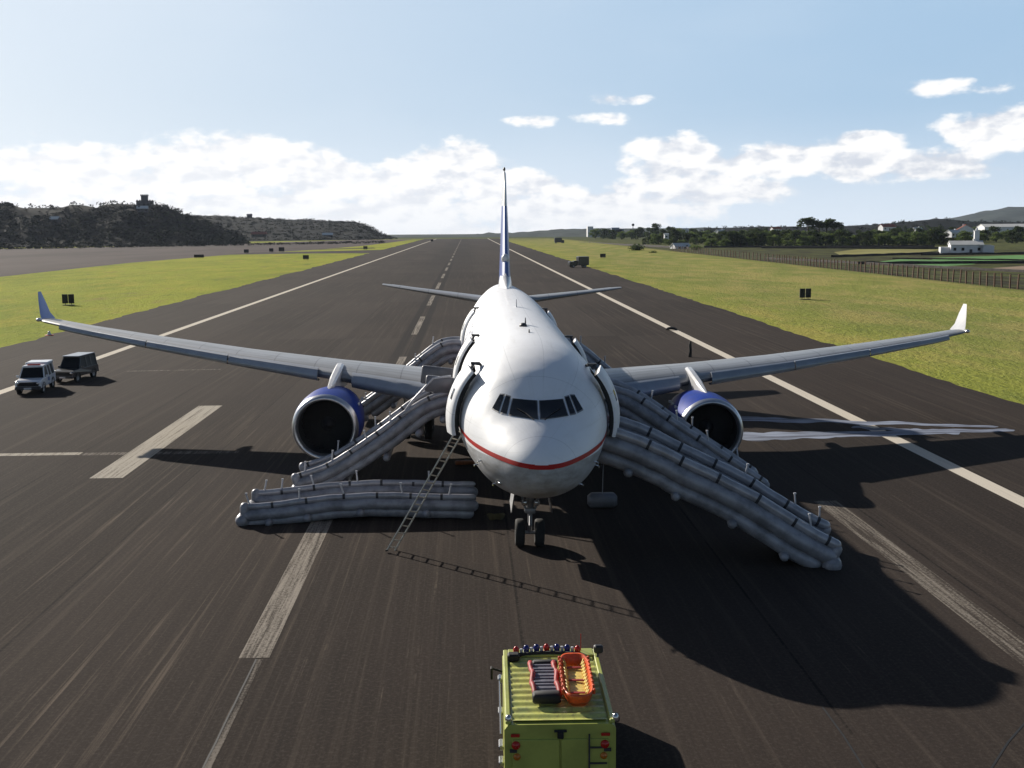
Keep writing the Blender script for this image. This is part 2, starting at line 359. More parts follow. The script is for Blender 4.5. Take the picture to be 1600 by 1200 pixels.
# ------------------------------------------------------------------ mesh helpers
class MB:
    def __init__(s): s.v = []; s.f = []
    def add(s, vs, fs):
        o = len(s.v); s.v += [tuple(p) for p in vs]; s.f += [tuple(i+o for i in f) for f in fs]
    def box(s, c, d, rz=0.0, rx=0.0, ry=0.0, taper=1.0, bev=0.0):
        x, y, z = d[0]/2, d[1]/2, d[2]/2
        R = Matrix.Rotation(rz, 3, 'Z') @ Matrix.Rotation(ry, 3, 'Y') @ Matrix.Rotation(rx, 3, 'X')
        if bev:
            b = min(bev, x*.45, y*.45, z*.45); rings = []
            def ring(zz, ins):
                X, Y = x-ins, y-ins; k = max(b-ins*.5, b*.4)
                return [(X-k, -Y, zz), (X, -Y+k, zz), (X, Y-k, zz), (X-k, Y, zz), (-X+k, Y, zz), (-X, Y-k, zz), (-X, -Y+k, zz), (-X+k, -Y, zz)]
            L = [ring(-z, b), ring(-z+b, 0), ring(z-b, 0), ring(z, b)]
            vs = [Vector(c)+R @ Vector(p) for r in L for p in r]
            fs = [tuple(range(7, -1, -1)), tuple(range(24, 32))]
            for k in range(3):
                for i in range(8): j = (i+1) % 8; fs.append((k*8+i, k*8+j, k*8+8+j, k*8+8+i))
            s.add(vs, fs); return
        vs = []
        for zz, t in ((-z, 1), (z, taper)):
            for X, Y in ((-x, -y), (x, -y), (x, y), (-x, y)): vs.append(Vector(c) + R @ Vector((X*t, Y*t, zz)))
        s.add(vs, [(3, 2, 1, 0), (4, 5, 6, 7), (0, 1, 5, 4), (1, 2, 6, 5), (2, 3, 7, 6), (3, 0, 4, 7)])
    def tube(s, pts, r, n=8, caps=True, flat=1.0):
        pts = [Vector(p) for p in pts]; m = len(pts)
        rs = r if isinstance(r, (list, tuple)) else [r]*m
        rings = []; up = Vector((0, 0, 1)); prev = None
        for i, p in enumerate(pts):
            t = (pts[min(i+1, m-1)] - pts[max(i-1, 0)]).normalized()
            a = prev - t*prev.dot(t) if prev is not None else (up.cross(t) if abs(t.dot(up)) < .95 else Vector((1, 0, 0)).cross(t))
            a.normalize(); b = t.cross(a); prev = a
            rings.append([p + (a*cos(2*pi*k/n) + b*sin(2*pi*k/n)*flat)*rs[i] for k in range(n)])
        vs = [q for R in rings for q in R]; fs = []
        for i in range(m-1):
            for k in range(n): fs.append((i*n+k, i*n+(k+1) % n, (i+1)*n+(k+1) % n, (i+1)*n+k))
        if caps: fs += [tuple(range(n-1, -1, -1)), tuple((m-1)*n+k for k in range(n))]
        s.add(vs, fs)
    def capsule(s, pts, r, n=12):
        """tube with rounded ends"""
        pts = [Vector(p) for p in pts]
        t0 = (pts[0]-pts[1]).normalized(); t1 = (pts[-1]-pts[-2]).normalized()
        P = [pts[0]+t0*r*.98, pts[0]+t0*r*.85, pts[0]+t0*r*.5] + pts + [pts[-1]+t1*r*.5, pts[-1]+t1*r*.85, pts[-1]+t1*r*.98]
        k = len(pts)
        s.tube(P, [r*.12, r*.52, r*.86] + [r]*k + [r*.86, r*.52, r*.12], n)
    def lathe(s, prof, c, axis='Y', n=32, closed=False):
        """prof: list of (t along axis, radius)"""
        vs = []
        for t, r in prof:
            for k in range(n):
                a = 2*pi*k/n; u, w = r*cos(a), r*sin(a)
                q = {'Y': (u, t, w), 'X': (t, u, w), 'Z': (u, w, t)}[axis]
                vs.append((c[0]+q[0], c[1]+q[1], c[2]+q[2]))
        fs = []; m = len(prof)
        for i in range(m-1 + (1 if closed else 0)):
            j = (i+1) % m
            for k in range(n): fs.append((i*n+k, i*n+(k+1) % n, j*n+(k+1) % n, j*n+k))
        s.add(vs, fs)
    def ball(s, c, r, n=10, m=7, jit=0.0, rnd=random):
        vs = []; rx, ry, rz = r if isinstance(r, (tuple, list)) else (r, r, r)
        for i in range(m+1):
            for k in range(n):
                a, b = pi*i/m, 2*pi*k/n; j = 1+jit*(rnd.random()-.5)
                vs.append((c[0]+rx*sin(a)*cos(b)*j, c[1]+ry*sin(a)*sin(b)*j, c[2]+rz*cos(a)*j))
        fs = [(i*n+k, i*n+(k+1) % n, (i+1)*n+(k+1) % n, (i+1)*n+k) for i in range(m) for k in range(n)]
        s.add(vs, fs)
    def grid(s, rows, closed_u=False):
        """rows: list of equally long point lists"""
        n = len(rows[0]); vs = [p for r in rows for p in r]; fs = []
        for i in range(len(rows)-1):
            for k in range(n - (0 if closed_u else 1)):
                fs.append((i*n+k, i*n+(k+1) % n, (i+1)*n+(k+1) % n, (i+1)*n+k))
        s.add(vs, fs)
    def poly(s, pts, z0, z1):
        """prism from a flat outline"""
        n = len(pts); vs = [(p[0], p[1], z0) for p in pts]+[(p[0], p[1], z1) for p in pts]
        s.add(vs, [tuple(range(n-1, -1, -1)), tuple(range(n, 2*n))]+[(i, (i+1) % n, n+(i+1) % n, n+i) for i in range(n)])
    def build(s, name, m, parent=None, smooth=False, angle=None, fix=True, loc=None):
        me = bpy.data.meshes.new(name); me.from_pydata([tuple(p) for p in s.v], [], s.f)
        if fix:
            bm = bmesh.new(); bm.from_mesh(me); bmesh.ops.recalc_face_normals(bm, faces=bm.faces); bm.to_mesh(me); bm.free()
        ms = m if isinstance(m, (list, tuple)) else [m]
        for q in ms: me.materials.append(q)
        o = bpy.data.objects.new(name, me); sc.collection.objects.link(o)
        if parent: o.parent = parent
        if loc: o.location = loc
        if smooth:
            for p in me.polygons: p.use_smooth = True
            if angle is not None: me.set_sharp_from_angle(angle=radians(angle))
        return o

def tag(o, label=None, cat=None, group=None, kind=None):
    if label: o['label'] = label
    if cat: o['category'] = cat
    if group: o['group'] = group
    if kind: o['kind'] = kind
    return o
def thing(name, label, cat, loc=(0, 0, 0), rz=0.0, group=None):
    o = bpy.data.objects.new(name, None); sc.collection.objects.link(o)
    o.empty_display_size = .5; o.location = loc; o.rotation_euler = (0, 0, rz)
    return tag(o, label, cat, group)
def kids(o): return [c for c in sc.collection.objects if c.parent == o]
def copy_tree(o, parent=None):
    c = o.copy(); sc.collection.objects.link(c); c.parent = parent
    for k in kids(o): copy_tree(k, c)
    return c
def dup(o, loc, rz=0.0, scale=1.0, label=None, group=None):
    c = copy_tree(o); c.location = loc; c.rotation_euler = (0, 0, rz)
    c.scale = (scale, scale, scale) if not isinstance(scale, tuple) else scale
    if label: c['label'] = label
    if group: c['group'] = group
    return c

def G(px, py, z=0.0):
    """ground point seen at a place in the survey photograph"""
    d = f_*FL + rr*(px-800) - uu*(py-600); t = (z-H)/d.z
    return Vector((d.x*t, d.y*t, z))
def gz(x, y):
    """height of the land"""
    z = 0.0
    if y > 1300: z = -(y-1300)*.0048
    k = max(0, min(1, (x-62)/22)); 
    z += .9*k*k*(3-2*k)*max(0, min(1, (1200-y)/300)) * (1 - max(0, min(1, (x-92)/10))*1.0)
    return z

# ------------------------------------------------------------------ SETTING: ground, runway, markings
def structure(o): o['kind'] = 'structure'; return o
def sheet(name, pts, z, m):
    b = MB(); b.add([(p[0], p[1], z) for p in pts], [tuple(range(len(pts)))]); return structure(b.build(name, m, fix=False))

def build_ground():
    xs = [-9000, -4000, -2000, -1000, -500, -200, -60, 20, 50, 62, 66, 70, 74, 78, 82, 86, 90, 92, 94, 96, 98, 100, 102, 110, 150, 300, 600, 1200, 2500, 5000, 9000]
    ys = [-80, 0, 50, 100, 150, 200, 300, 400, 500, 650, 800, 900, 1000, 1100, 1200, 1300, 1500, 2000, 3000, 5000, 9000, 15000]
    b = MB(); b.grid([[(x, y, gz(x, y)) for x in xs] for y in ys])
    structure(b.build('ground', MT['grass'], smooth=True, fix=False))
build_ground()
def edge(x, y0, y1, amp, step, seed):
    pts = []; y = y0
    while y <= y1:
        pts.append((x + amp*(noise.noise(Vector((seed, y*.06, 0))) + .6*noise.noise(Vector((seed, y*.6, 3)))), y)); y += step*(1+max(0, y)/400)
    return pts
L = edge(-48.6, -70, 1300, 1.0, 1.5, 1.3); Rr = edge(36.9, -70, 1300, .8, 1.5, 7.7)
rb = MB()
rows = [[(a[0], a[1], .004), (-30, a[1], .004), (-6, a[1], .004), (15, a[1], .004), (c[0], a[1], .004)] for a, c in zip(L, Rr)]
rb.grid(rows); structure(rb.build('runway', MT['tarmac'], fix=False))
# apron and taxiway to the left
def strip(name, left, right, z, m):
    b = MB(); b.grid([[(l[0], l[1], z), (r[0], r[1], z)] for l, r in zip(left, right)]); return structure(b.build(name, m, fix=False))
ap_near = [(-110, 60), (-124, 300), (-126, 420), (-115, 546), (-88, 665), (-74, 800), (-66, 1000), (-60, 1250)]
ap_far = [(-900, 60), (-700, 500), (-560, 640), (-420, 720), (-300, 800), (-255, 870), (-190, 1010), (-120, 1250)]
strip('apron', ap_far, ap_near, .006, MT['apron'])
# grass islands lie between apron and runway; a dark linking taxiway crosses them
sheet('taxiway', [(-118, 545), (-112, 592), (-48, 640), (-47, 556), (-80, 560)], .010, MT['tarmac'])
tx2 = sheet('taxiway_verge', [(-92, 655), (-80, 700), (-60, 720), (-56, 690), (-74, 672)], .012, MT['soil'])

XC = -6.13
def rect(name, x0, x1, y0, y1, m, z=.008, seg=None):
    b = MB()
    n = max(1, int((y1-y0)/(seg or 1e9)))
    b.grid([[(x0, y0+(y1-y0)*i/n, z), (x1, y0+(y1-y0)*i/n, z)] for i in range(n+1)])
    return structure(b.build(name, m, fix=False))
rect('edge_line', -35.5, -34.6, 10, 1290, MT['line'])
rect('edge_line', 23.5, 24.4, 10, 1290, MT['line'])
for i, (a, c) in enumerate([(30.1, 56)] + [(78+48*k, 104+48*k) for k in range(24)]):
    rect('centre_line_dash', XC-(.43 if i < 1 else .34), XC+(.43 if i < 1 else .34), a, c, MT['worn'])
rect('zone_stripe', -18.5, -16.9, 53.6, 75.9, MT['zone'])
rect('zone_stripe', 15.0, 16.0, 19, 46.8, MT['faded'])
rect('transverse_line', -34.5, -21, 59.45, 60.15, MT['zone'], .0065)
rect('transverse_line', -21, -12.5, 59.3, 60.0, MT['faint'], .0055)
sheet('scrape_mark', [(-29.2, 95.2), (-21.4, 95.9), (-21.4, 96.25), (-29.2, 95.75)], .008, MT['faint'])
# tar joints
def joint(pts, w, m, z=.009, nm='tar_joint'):
    b = MB(); rows = []
    for i, p in enumerate(pts):
        a = Vector(pts[max(i-1, 0)]); c = Vector(pts[min(i+1, len(pts)-1)]); t = (c-a).normalized(); nn = Vector((-t.y, t.x))
        q = Vector(p); rows.append([(q.x-nn.x*w/2, q.y-nn.y*w/2, z), (q.x+nn.x*w/2, q.y+nn.y*w/2, z)])
    b.grid(rows); return structure(b.build(nm, m, fix=False))
def wig(x, y0, y1, n=30, a=.008, s=0): return [(x+a*noise.noise(Vector((i*.9, s, 0)))*2, y0+(y1-y0)*i/n) for i in range(n+1)]
joint(wig(-6.05, 8, 30, s=1), .05, MT['black']); joint(wig(-5.94, 8, 30, s=1), .16, MT['faint'], .0085)
joint([tuple(G(1285, 1105)[:2]), tuple(G(1318, 1150)[:2]), tuple(G(1362, 1220)[:2])], .05, MT['black'])
joint([tuple(G(1610, 1120)[:2]), tuple(G(1575, 1160)[:2]), tuple(G(1540, 1215)[:2])], .05, MT['black'])
# foam washed out under the right engine
def foam(p0, p1, w0, w1, seed):
    zf = .0095+.0012*seed
    b = MB(); n = 60; P0, P1 = Vector(p0), Vector(p1); t = (P1-P0).normalized(); nn = Vector((-t.y, t.x)); rows = []
    for i in range(n+1):
        s = i/n; c = P0.lerp(P1, s); w = (w0+(w1-w0)*s)*(.75+.7*abs(noise.noise(Vector((s*9, seed, 0))))) ; o = .5*noise.noise(Vector((s*7, seed, 5)))
        if i in (0, n): w *= .2
        c = c+nn*o; rows.append([(c.x+nn.x*w*k, c.y+nn.y*w*k, zf) for k in (-1, -.4, .3, 1)])
    b.grid(rows); return tag(b.build('foam_residue', MT['foam'], fix=False), kind='structure')
foam(G(1150, 683)[:2], G(1585, 672)[:2], 1.35, .5, 1); foam(G(1150, 654)[:2], G(1560, 667)[:2], 1.0, .35, 2); foam(G(1330, 668)[:2], G(1500, 676)[:2], .4, .8, 3)

# fields beyond the fence
def field(name, px, z, m): return sheet(name, [tuple(G(*q)[:2]) for q in px], z, m)
field('vineyard', [(985, 384), (1120, 387), (1300, 388), (1700, 391), (1900, 520), (1600, 456), (1400, 432), (1200, 412), (1060, 393)], .02, MT['soil'])
field('crop_field', [(1345, 412), (1407, 405), (1535, 408), (1522, 413), (1450, 418)], .03, MT['fgreen'])
field('crop_field', [(1450, 403), (1620, 398), (1620, 407), (1462, 408)], .034, MT['fgreen'])
field('dry_field', [(1303, 394), (1340, 389.5), (1472, 390), (1425, 397), (1317, 401)], .03, MT['ftan'])
field('dry_field', [(1550, 419), (1640, 413), (1640, 423), (1590, 423)], .03, MT['fbrown'])
field('crop_field', [(1205, 384), (1250, 382), (1330, 383), (1270, 386)], .03, MT['leaf2'])

# ------------------------------------------------------------------ hills
def hill(name, ridge, front, back, m, amp, step=6.0, rows=26, seed=0, ffac=0.0, sc_=.03):
    """ridge: list of (px, py, distance): crest seen at that place"""
    pts = []
    for px, py, D in ridge:
        d = f_*FL + rr*(px-800) - uu*(py-600); t = D/d.y; pts.append(Vector((d.x*t, D, H+d.z*t)))
    # resample
    P = []; 
    for a, b in zip(pts[:-1], pts[1:]):
        n = max(1, int((b-a).length/step))
        for i in range(n): P.append(a.lerp(b, i/n))
    P.append(pts[-1]); b = MB(); R = []
    for p in P:
        row = []
        for j in range(rows+1):
            s = j/rows
            if s < .62:
                q = s/.62; hgt = (q*q*(3-2*q))**.85; yy = p.y - front*(1-q)
            else:
                q = (s-.62)/.38; hgt = 1-q*q*(3-2*q); yy = p.y+back*q
            x = p.x*(yy/p.y)
            nz = noise.fractal(Vector((x*sc_, yy*sc_*.7, seed)), 1.0, 2.0, 5) * amp * min(1, hgt*3+.1)
            base = gz(x, yy)-1.2
            row.append((x, yy, base+(p.z-base)*hgt+nz*(1 if abs(s-.62) > .02 else .5)))
        R.append(row)
    b.grid(R); return structure(b.build(name, m, smooth=True, fix=False)), R
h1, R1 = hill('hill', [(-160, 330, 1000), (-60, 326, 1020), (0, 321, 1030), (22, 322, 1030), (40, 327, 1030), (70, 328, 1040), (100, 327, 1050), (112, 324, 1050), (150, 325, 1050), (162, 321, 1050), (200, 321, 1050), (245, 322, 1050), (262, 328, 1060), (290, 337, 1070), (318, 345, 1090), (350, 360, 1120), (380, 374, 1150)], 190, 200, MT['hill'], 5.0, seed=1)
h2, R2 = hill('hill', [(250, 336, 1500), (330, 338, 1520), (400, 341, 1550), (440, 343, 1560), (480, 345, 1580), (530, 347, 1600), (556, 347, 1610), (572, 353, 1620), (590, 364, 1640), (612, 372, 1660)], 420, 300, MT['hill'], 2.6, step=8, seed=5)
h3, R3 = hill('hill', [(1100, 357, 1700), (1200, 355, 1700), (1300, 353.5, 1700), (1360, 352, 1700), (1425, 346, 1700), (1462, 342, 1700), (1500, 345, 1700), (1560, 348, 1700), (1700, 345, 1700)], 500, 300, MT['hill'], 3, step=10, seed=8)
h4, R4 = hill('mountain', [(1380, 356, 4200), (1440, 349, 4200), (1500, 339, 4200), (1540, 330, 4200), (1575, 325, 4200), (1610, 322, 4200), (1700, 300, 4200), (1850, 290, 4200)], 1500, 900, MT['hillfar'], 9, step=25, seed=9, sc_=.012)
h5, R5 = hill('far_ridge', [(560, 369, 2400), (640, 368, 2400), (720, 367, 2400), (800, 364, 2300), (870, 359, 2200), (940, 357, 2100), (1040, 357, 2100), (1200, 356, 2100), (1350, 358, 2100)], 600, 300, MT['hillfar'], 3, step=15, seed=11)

def leaves(b, c, rad, n, size, rnd, flat=.8):
    """n leaf sprays spread through an ellipsoid"""
    for _ in range(n):
        while True:
            p = Vector((rnd.uniform(-1, 1), rnd.uniform(-1, 1), rnd.uniform(-1, 1)))
            if .12 < p.length < 1: break
        q = Vector((c[0]+p.x*rad[0], c[1]+p.y*rad[1], c[2]+p.z*rad[2]))
        a = Vector((rnd.uniform(-1, 1), rnd.uniform(-1, 1), rnd.uniform(-.5, .5))).normalized(); d = a.cross(Vector((rnd.uniform(-1, 1), rnd.uniform(-1, 1), rnd.uniform(-1, 1)))).normalized()
        s = size*rnd.uniform(.6, 1.4)
        b.add([q-a*s, q-d*s*flat*.6+a*s*.2, q+a*s, q+d*s*flat*.6], [(0, 1, 2, 3)])

# scrub and woods that cover the left hills (one uncountable mass)
rs = random.Random(11); b = MB(); b2 = MB()
def clump(b, p, r, rs):
    leaves(b, (p[0], p[1], p[2]+r*.2), (r*1.2, r, r*.7), 26, r*.30, rs)
for k in range(2300):
    row = R1[rs.randrange(len(R1))]; j = int(rs.triangular(0, 18, 5)); p = row[j]
    q = (p[0]+rs.uniform(-4, 4), p[1]+rs.uniform(-3, 3), p[2])
    clump(b if rs.random() < .7 else b2, q, rs.uniform(1.6, 4.2), rs)
for row in R1[::2]:
    p = row[16]; 
    if rs.random() < .8: clump(b, (p[0]+rs.uniform(-3, 3), p[1], p[2]-.8), rs.uniform(.9, 2.0), rs)
for k in range(1900):
    row = R2[rs.randrange(len(R2))]; p = row[rs.randrange(2, 20)]
    clump(b if rs.random() < .6 else b2, (p[0]+rs.uniform(-6, 6), p[1]+rs.uniform(-6, 6), p[2]-.5), rs.uniform(1.6, 3.2), rs)
for k in range(500):
    row = R3[rs.randrange(len(R3))]; p = row[rs.randrange(2, 18)]
    clump(b if rs.random() < .6 else b2, (p[0]+rs.uniform(-8, 8), p[1]+rs.uniform(-6, 6), p[2]-.6), rs.uniform(2, 4.5), rs)
tag(b.build('hillside_scrub', MT['scrub'], fix=False), 'dark scrub and woodland covering the hills on the horizon', 'scrub', kind='stuff')
tag(b2.build('hillside_bushes', MT['scrub2'], fix=False), 'paler green bushes scattered over the wooded hills', 'bushes', kind='stuff')
# hedge line along the hill foot
b = MB()
for k in range(420):
    px = rs.uniform(-40, 600); py = 389.5-px*.0165+rs.uniform(-1.5, .6); p = G(px, max(py, 375))
    clump(b, (p.x, p.y, -.3), rs.uniform(1.0, 2.6), rs)
tag(b.build('hedge_scrub', MT['scrub'], fix=False), 'low dark scrub along the far edge of the grey apron', 'scrub', kind='stuff')

# ------------------------------------------------------------------ trees
def tree_proto(name, label, h, w, kind, seed, lm='leaf'):
    rnd = random.Random(seed); t = thing(name, label, 'tree', (0, -500, 0))
    b = MB(); ht = h*(.35 if kind != 'umbrella' else .62)
    b.tube([(0, 0, -.5), (.1, 0, ht*.5), (0, .1, ht), (.15, 0, h*.8)], [w*.05+.12, w*.04+.08, w*.03+.06, .05], 6)
    for k in range(5):
        a = rnd.uniform(0, 6.28); b.tube([(0, 0, ht*rnd.uniform(.6, 1)), (cos(a)*w*.2, sin(a)*w*.2, ht+h*.1), (cos(a)*w*.38, sin(a)*w*.38, h*rnd.uniform(.65, .85))], [.14, .09, .04], 5)
    b.build('trunk', MT['bark'], t)
    c = MB(); N = 17
    for k in range(N):
        a = rnd.uniform(0, 6.28); r = w*.5*sqrt(rnd.random())*.72
        if kind == 'umbrella': z = h*rnd.uniform(.72, .93)-r*.10; rad = (w*.17, w*.17, h*.07)
        elif kind == 'palm': z = h*.92; rad = (w*.3, w*.3, h*.06)
        else:
            z = h*rnd.uniform(.12, .88); k2 = 1-max(0, (z/h-.5))*.9; r *= k2; rad = (w*rnd.uniform(.17, .25), w*rnd.uniform(.17, .25), h*rnd.uniform(.10, .17))
        leaves(c, (cos(a)*r, sin(a)*r, z), rad, 60, w*.045+.12, rnd)
    c.build('crown', MT[lm], t, fix=False)
    return t
protos = [tree_proto('broadleaf_tree', 'round dark evergreen tree in the wood behind the fields', 10, 10, 'round', 1),
          tree_proto('broadleaf_tree', 'mid green bushy tree in the wood behind the fields', 8.5, 11, 'round', 2, 'leaf2'),
          tree_proto('broadleaf_tree', 'tall narrow tree in the wood behind the fields', 12, 8, 'round', 3),
          tree_proto('broadleaf_tree', 'low spreading tree in the wood behind the fields', 6.5, 11, 'round', 4, 'leaf2')]
LAB = ['round dark evergreen tree in the wood behind the fields', 'mid green bushy tree in the wood behind the fields', 'tall narrow dark tree in the wood behind the fields', 'low spreading green tree in the wood behind the fields']
GRP = ['round dark trees of the far wood', 'mid green trees of the far wood', 'tall narrow trees of the far wood', 'low spreading trees of the far wood']
used = [False]*4; rs = random.Random(21)
def put_tree(k, p, s, rz):
    if not used[k]:
        used[k] = True; o = protos[k]; o.location = p; o.rotation_euler = (0, 0, rz); o.scale = (s, s, s)
    else: o = dup(protos[k], p, rz, s)
    o['label'] = LAB[k]; o['group'] = GRP[k]; return o
for (x0, x1, y0, y1, n, s0, s1) in [(1110, 1475, 383.5, 385.5, 62, .75, 1.05), (1020, 1330, 377, 380, 40, .8, 1.15), (1300, 1620, 376, 381, 34, .8, 1.2), (930, 1120, 369.5, 373, 26, .8, 1.3), (1380, 1620, 366, 371, 26, .9, 1.5), (1000, 1120, 379, 382, 14, .45, .7)]:
    for i in range(n):
        px = x0+(x1-x0)*(i+rs.random())/n; p = G(px, rs.uniform(y0, y1)+(-.007*(px-1200) if x1 < 1500 else 0))
        if 1470 < px < 1552 and p.y < 620: continue
        p.z = gz(p.x, p.y)-.3; k = rs.choice((0, 0, 1, 1, 2, 3)); put_tree(k, p, rs.uniform(s0, s1)*(.86 if k == 2 else 1), rs.uniform(0, 6.28))
# the umbrella-crowned group on the skyline
up = tree_proto('umbrella_pine', 'broad umbrella pine, leftmost and largest of the skyline group', 25, 21, 'umbrella', 8)
p = G(1262, 382); p.y *= 1.0; up.location = (p.x*1.02, p.y*1.02, 0); up.scale = (.72, .72, .72)
for i, (px, s, l) in enumerate([(1279, .62, 'umbrella pine just right of the largest one on the skyline'), (1291, .68, 'dark umbrella pine in the middle of the skyline group'), (1303, .60, 'rightmost umbrella pine of the skyline group, ragged thin crown')]):
    q = G(px, 382); dup(up, (q.x*1.02, q.y*1.02, 0), i*1.3, s, l)
for i, (px, py, hpx, l, k) in enumerate([(1026, 367, 20, 'big round tree alone on the ridge above the airfield', 0), (1001, 367, 14, 'smaller round tree left of the big lone ridge tree', 0), (986, 366, 9, 'lowest bush-like tree left of the ridge trees', 0), (1070, 368, 12, 'dark pointed tree right of the cottage on the ridge', 2), (1196, 366, 12, 'round tree on the skyline left of the umbrella pines', 0)]):
    D = 1250; d = f_*FL+rr*(px-800)-uu*(py-600); t_ = D/d.y; z = H+d.z*t_
    s = hpx*D/1733/[10, 8.5, 12, 6.5][k]
    o = dup(protos[k], (d.x*t_, D, z-1), i, s, l); o['label'] = l
    if 'group' in o: del o['group']
# two rounded bushes on the bank by the fence
def bush(name, label, p, r, lm, seed):
    t = thing(name, label, 'bush', p); rnd = random.Random(seed); b = MB()
    for k in range(9): leaves(b, (rnd.uniform(-.6, .6)*r, rnd.uniform(-.6, .6)*r, r*rnd.uniform(.1, .45)), (r*.5, r*.5, r*.3), 60, r*.08, rnd)
    b.build('foliage', MT[lm], t, fix=False); s = MB()
    for k in range(5): s.tube([(0, 0, -.2), (rnd.uniform(-.4, .4)*r, rnd.uniform(-.4, .4)*r, r*.45)], .04*r, 5)
    s.build('stem', MT['bark'], t); return t
bush('bush', 'wide dark bush on the grass bank beyond the runway', G(997, 394), 5.5, 'leaf', 1)
bush('bush', 'long low bush crouched on the bank below the white shed', G(1022, 398), 2.6, 'leaf', 2)
bush('bush', 'bright olive bush beside the white shed at the fence', G(1087, 391), 4.2, 'leaf2', 3)

# ------------------------------------------------------------------ stone walls and fence beyond the right verge
def wall(label, a, c, h=1.3, w=.9, seed=0):
    A, C = G(*a), G(*c); n = max(8, int((C-A).length/4)); t = (C-A).normalized(); nn = Vector((-t.y, t.x, 0)); b = MB(); rows = []
    for i in range(n+1):
        p = A.lerp(C, i/n); hh = h*(.85+.35*noise.noise(Vector((i*.7, seed, 0)))); ww = w/2
        rows.append([tuple(p-nn*ww*1.2+Vector((0, 0, -.3))), tuple(p-nn*ww+Vector((0, 0, hh*.8))), tuple(p-nn*ww*.5+Vector((0, 0, hh))), tuple(p+nn*ww*.5+Vector((0, 0, hh))), tuple(p+nn*ww+Vector((0, 0, hh*.8))), tuple(p+nn*ww*1.2+Vector((0, 0, -.3)))])
    b.grid(rows); o = b.build('stone_wall', MT['stone']); return tag(o, label, 'stone wall')
wall('dark stone wall along the near edge of the lower green field', (1340, 413), (1700, 411), 1.0, seed=1)
wall('dark stone wall between the dry field and the upper green field', (1300, 402), (1480, 396), 1.0, seed=2)
wall('long dark stone wall in front of the white farmhouse', (1440, 399), (1680, 396), 1.0, seed=3)
wall('dark stone wall along the far side of the dry field', (1190, 388), (1475, 389), 1.2, seed=4)
wall('dark stone wall at the foot of the wood', (1100, 387), (1460, 386), 1.2, seed=5)
wall('dark stone wall running behind the left end of the fence', (905, 380), (1080, 389), 1.3, seed=6)
wall('low dark stone wall between the two green fields', (1395, 404.5), (1640, 407.5), 0.6, seed=7)
wall('dark stone wall nearest the fence on the right', (1200, 405), (1640, 428), 0.8, seed=8)

fx = 101.5
fe = thing('wire_fence', 'long wire fence on brown posts along the bank beyond the runway', 'fence', (fx, 180, 0))
pb = MB(); pb.box((0, 0, 1.25), (.26, .26, 2.9), bev=.03)
p0 = pb.build('post', MT['post_brown'], fe)
rs = random.Random(4)
for k in range(98):
    o = p0 if k == 0 else p0.copy()
    if k: sc.collection.objects.link(o); o.parent = fe
    y = k*3.05 if k < 60 else 183+(k-60)*5.0
    o.location = (rs.uniform(-.15, .15), y, rs.uniform(-.15, .15)); o.rotation_euler = (rs.uniform(-.05, .05), rs.uniform(-.06, .06), rs.uniform(0, .3))
for i, z in enumerate((.5, 1.0, 1.5, 2.05)):
    b = MB(); b.tube([(0, y, z+.04*noise.noise(Vector((y, z, 0)))) for y in range(0, 372, 6)], .012, 4); b.build('wire', MT['darkgrey'], fe)

# ------------------------------------------------------------------ distant buildings
def house(name, label, p, w, d, h, rz, roof='roof', wallm='wallw', rh=2.0, wins=3, chim=True, flat=False, cat='house'):
    t = thing(name, label, cat, (p[0], p[1], p[2]-.4), rz)
    b = MB(); b.box((0, 0, h/2), (w, d, h)); 
    if not flat: b.add([(-w/2, -d/2, h), (-w/2, d/2, h), (-w/2, 0, h+rh), (w/2, -d/2, h), (w/2, d/2, h), (w/2, 0, h+rh)], [(0, 1, 2), (3, 5, 4)])
    b.build('wall', MT[wallm], t)
    b = MB()
    if flat: b.box((0, 0, h+.15), (w+.4, d+.4, .3)); r = b.build('roof', MT[roof], t)
    else:
        o = .35
        for s in (-1, 1):
            b.add([(-w/2-o, s*(d/2+o), h-.25), (w/2+o, s*(d/2+o), h-.25), (w/2+o, 0, h+rh+.12), (-w/2-o, 0, h+rh+.12),
                   (-w/2-o, s*(d/2+o), h-.1), (w/2+o, s*(d/2+o), h-.1), (w/2+o, 0, h+rh+.30), (-w/2-o, 0, h+rh+.30)], [(0, 1, 2, 3), (4, 5, 6, 7), (0, 1, 5, 4), (1, 2, 6, 5), (0, 3, 7, 4)])
        r = b.build('roof', MT[roof], t)
    if chim: b = MB(); b.box((w*.28, d*.12, h+rh*.9), (.9, .9, 1.8)); b.box((w*.28, d*.12, h+rh*.9+.95), (1.1, 1.1, .2)); b.build('chimney', MT[wallm], r)
    for k in range(wins):
        x = -w/2 + w*(k+.5)/wins
        if k == wins//2 and wins > 1:
            b = MB(); b.box((x, -d/2-.03, 1.2), (1.1, .1, 2.2)); b.build('door', MT['darkgrey'], t)
        else:
            b = MB(); b.box((x, -d/2-.03, h*.55), (1.1, .1, 1.2)); b.build('window', MT['carglass'], t)
    return t
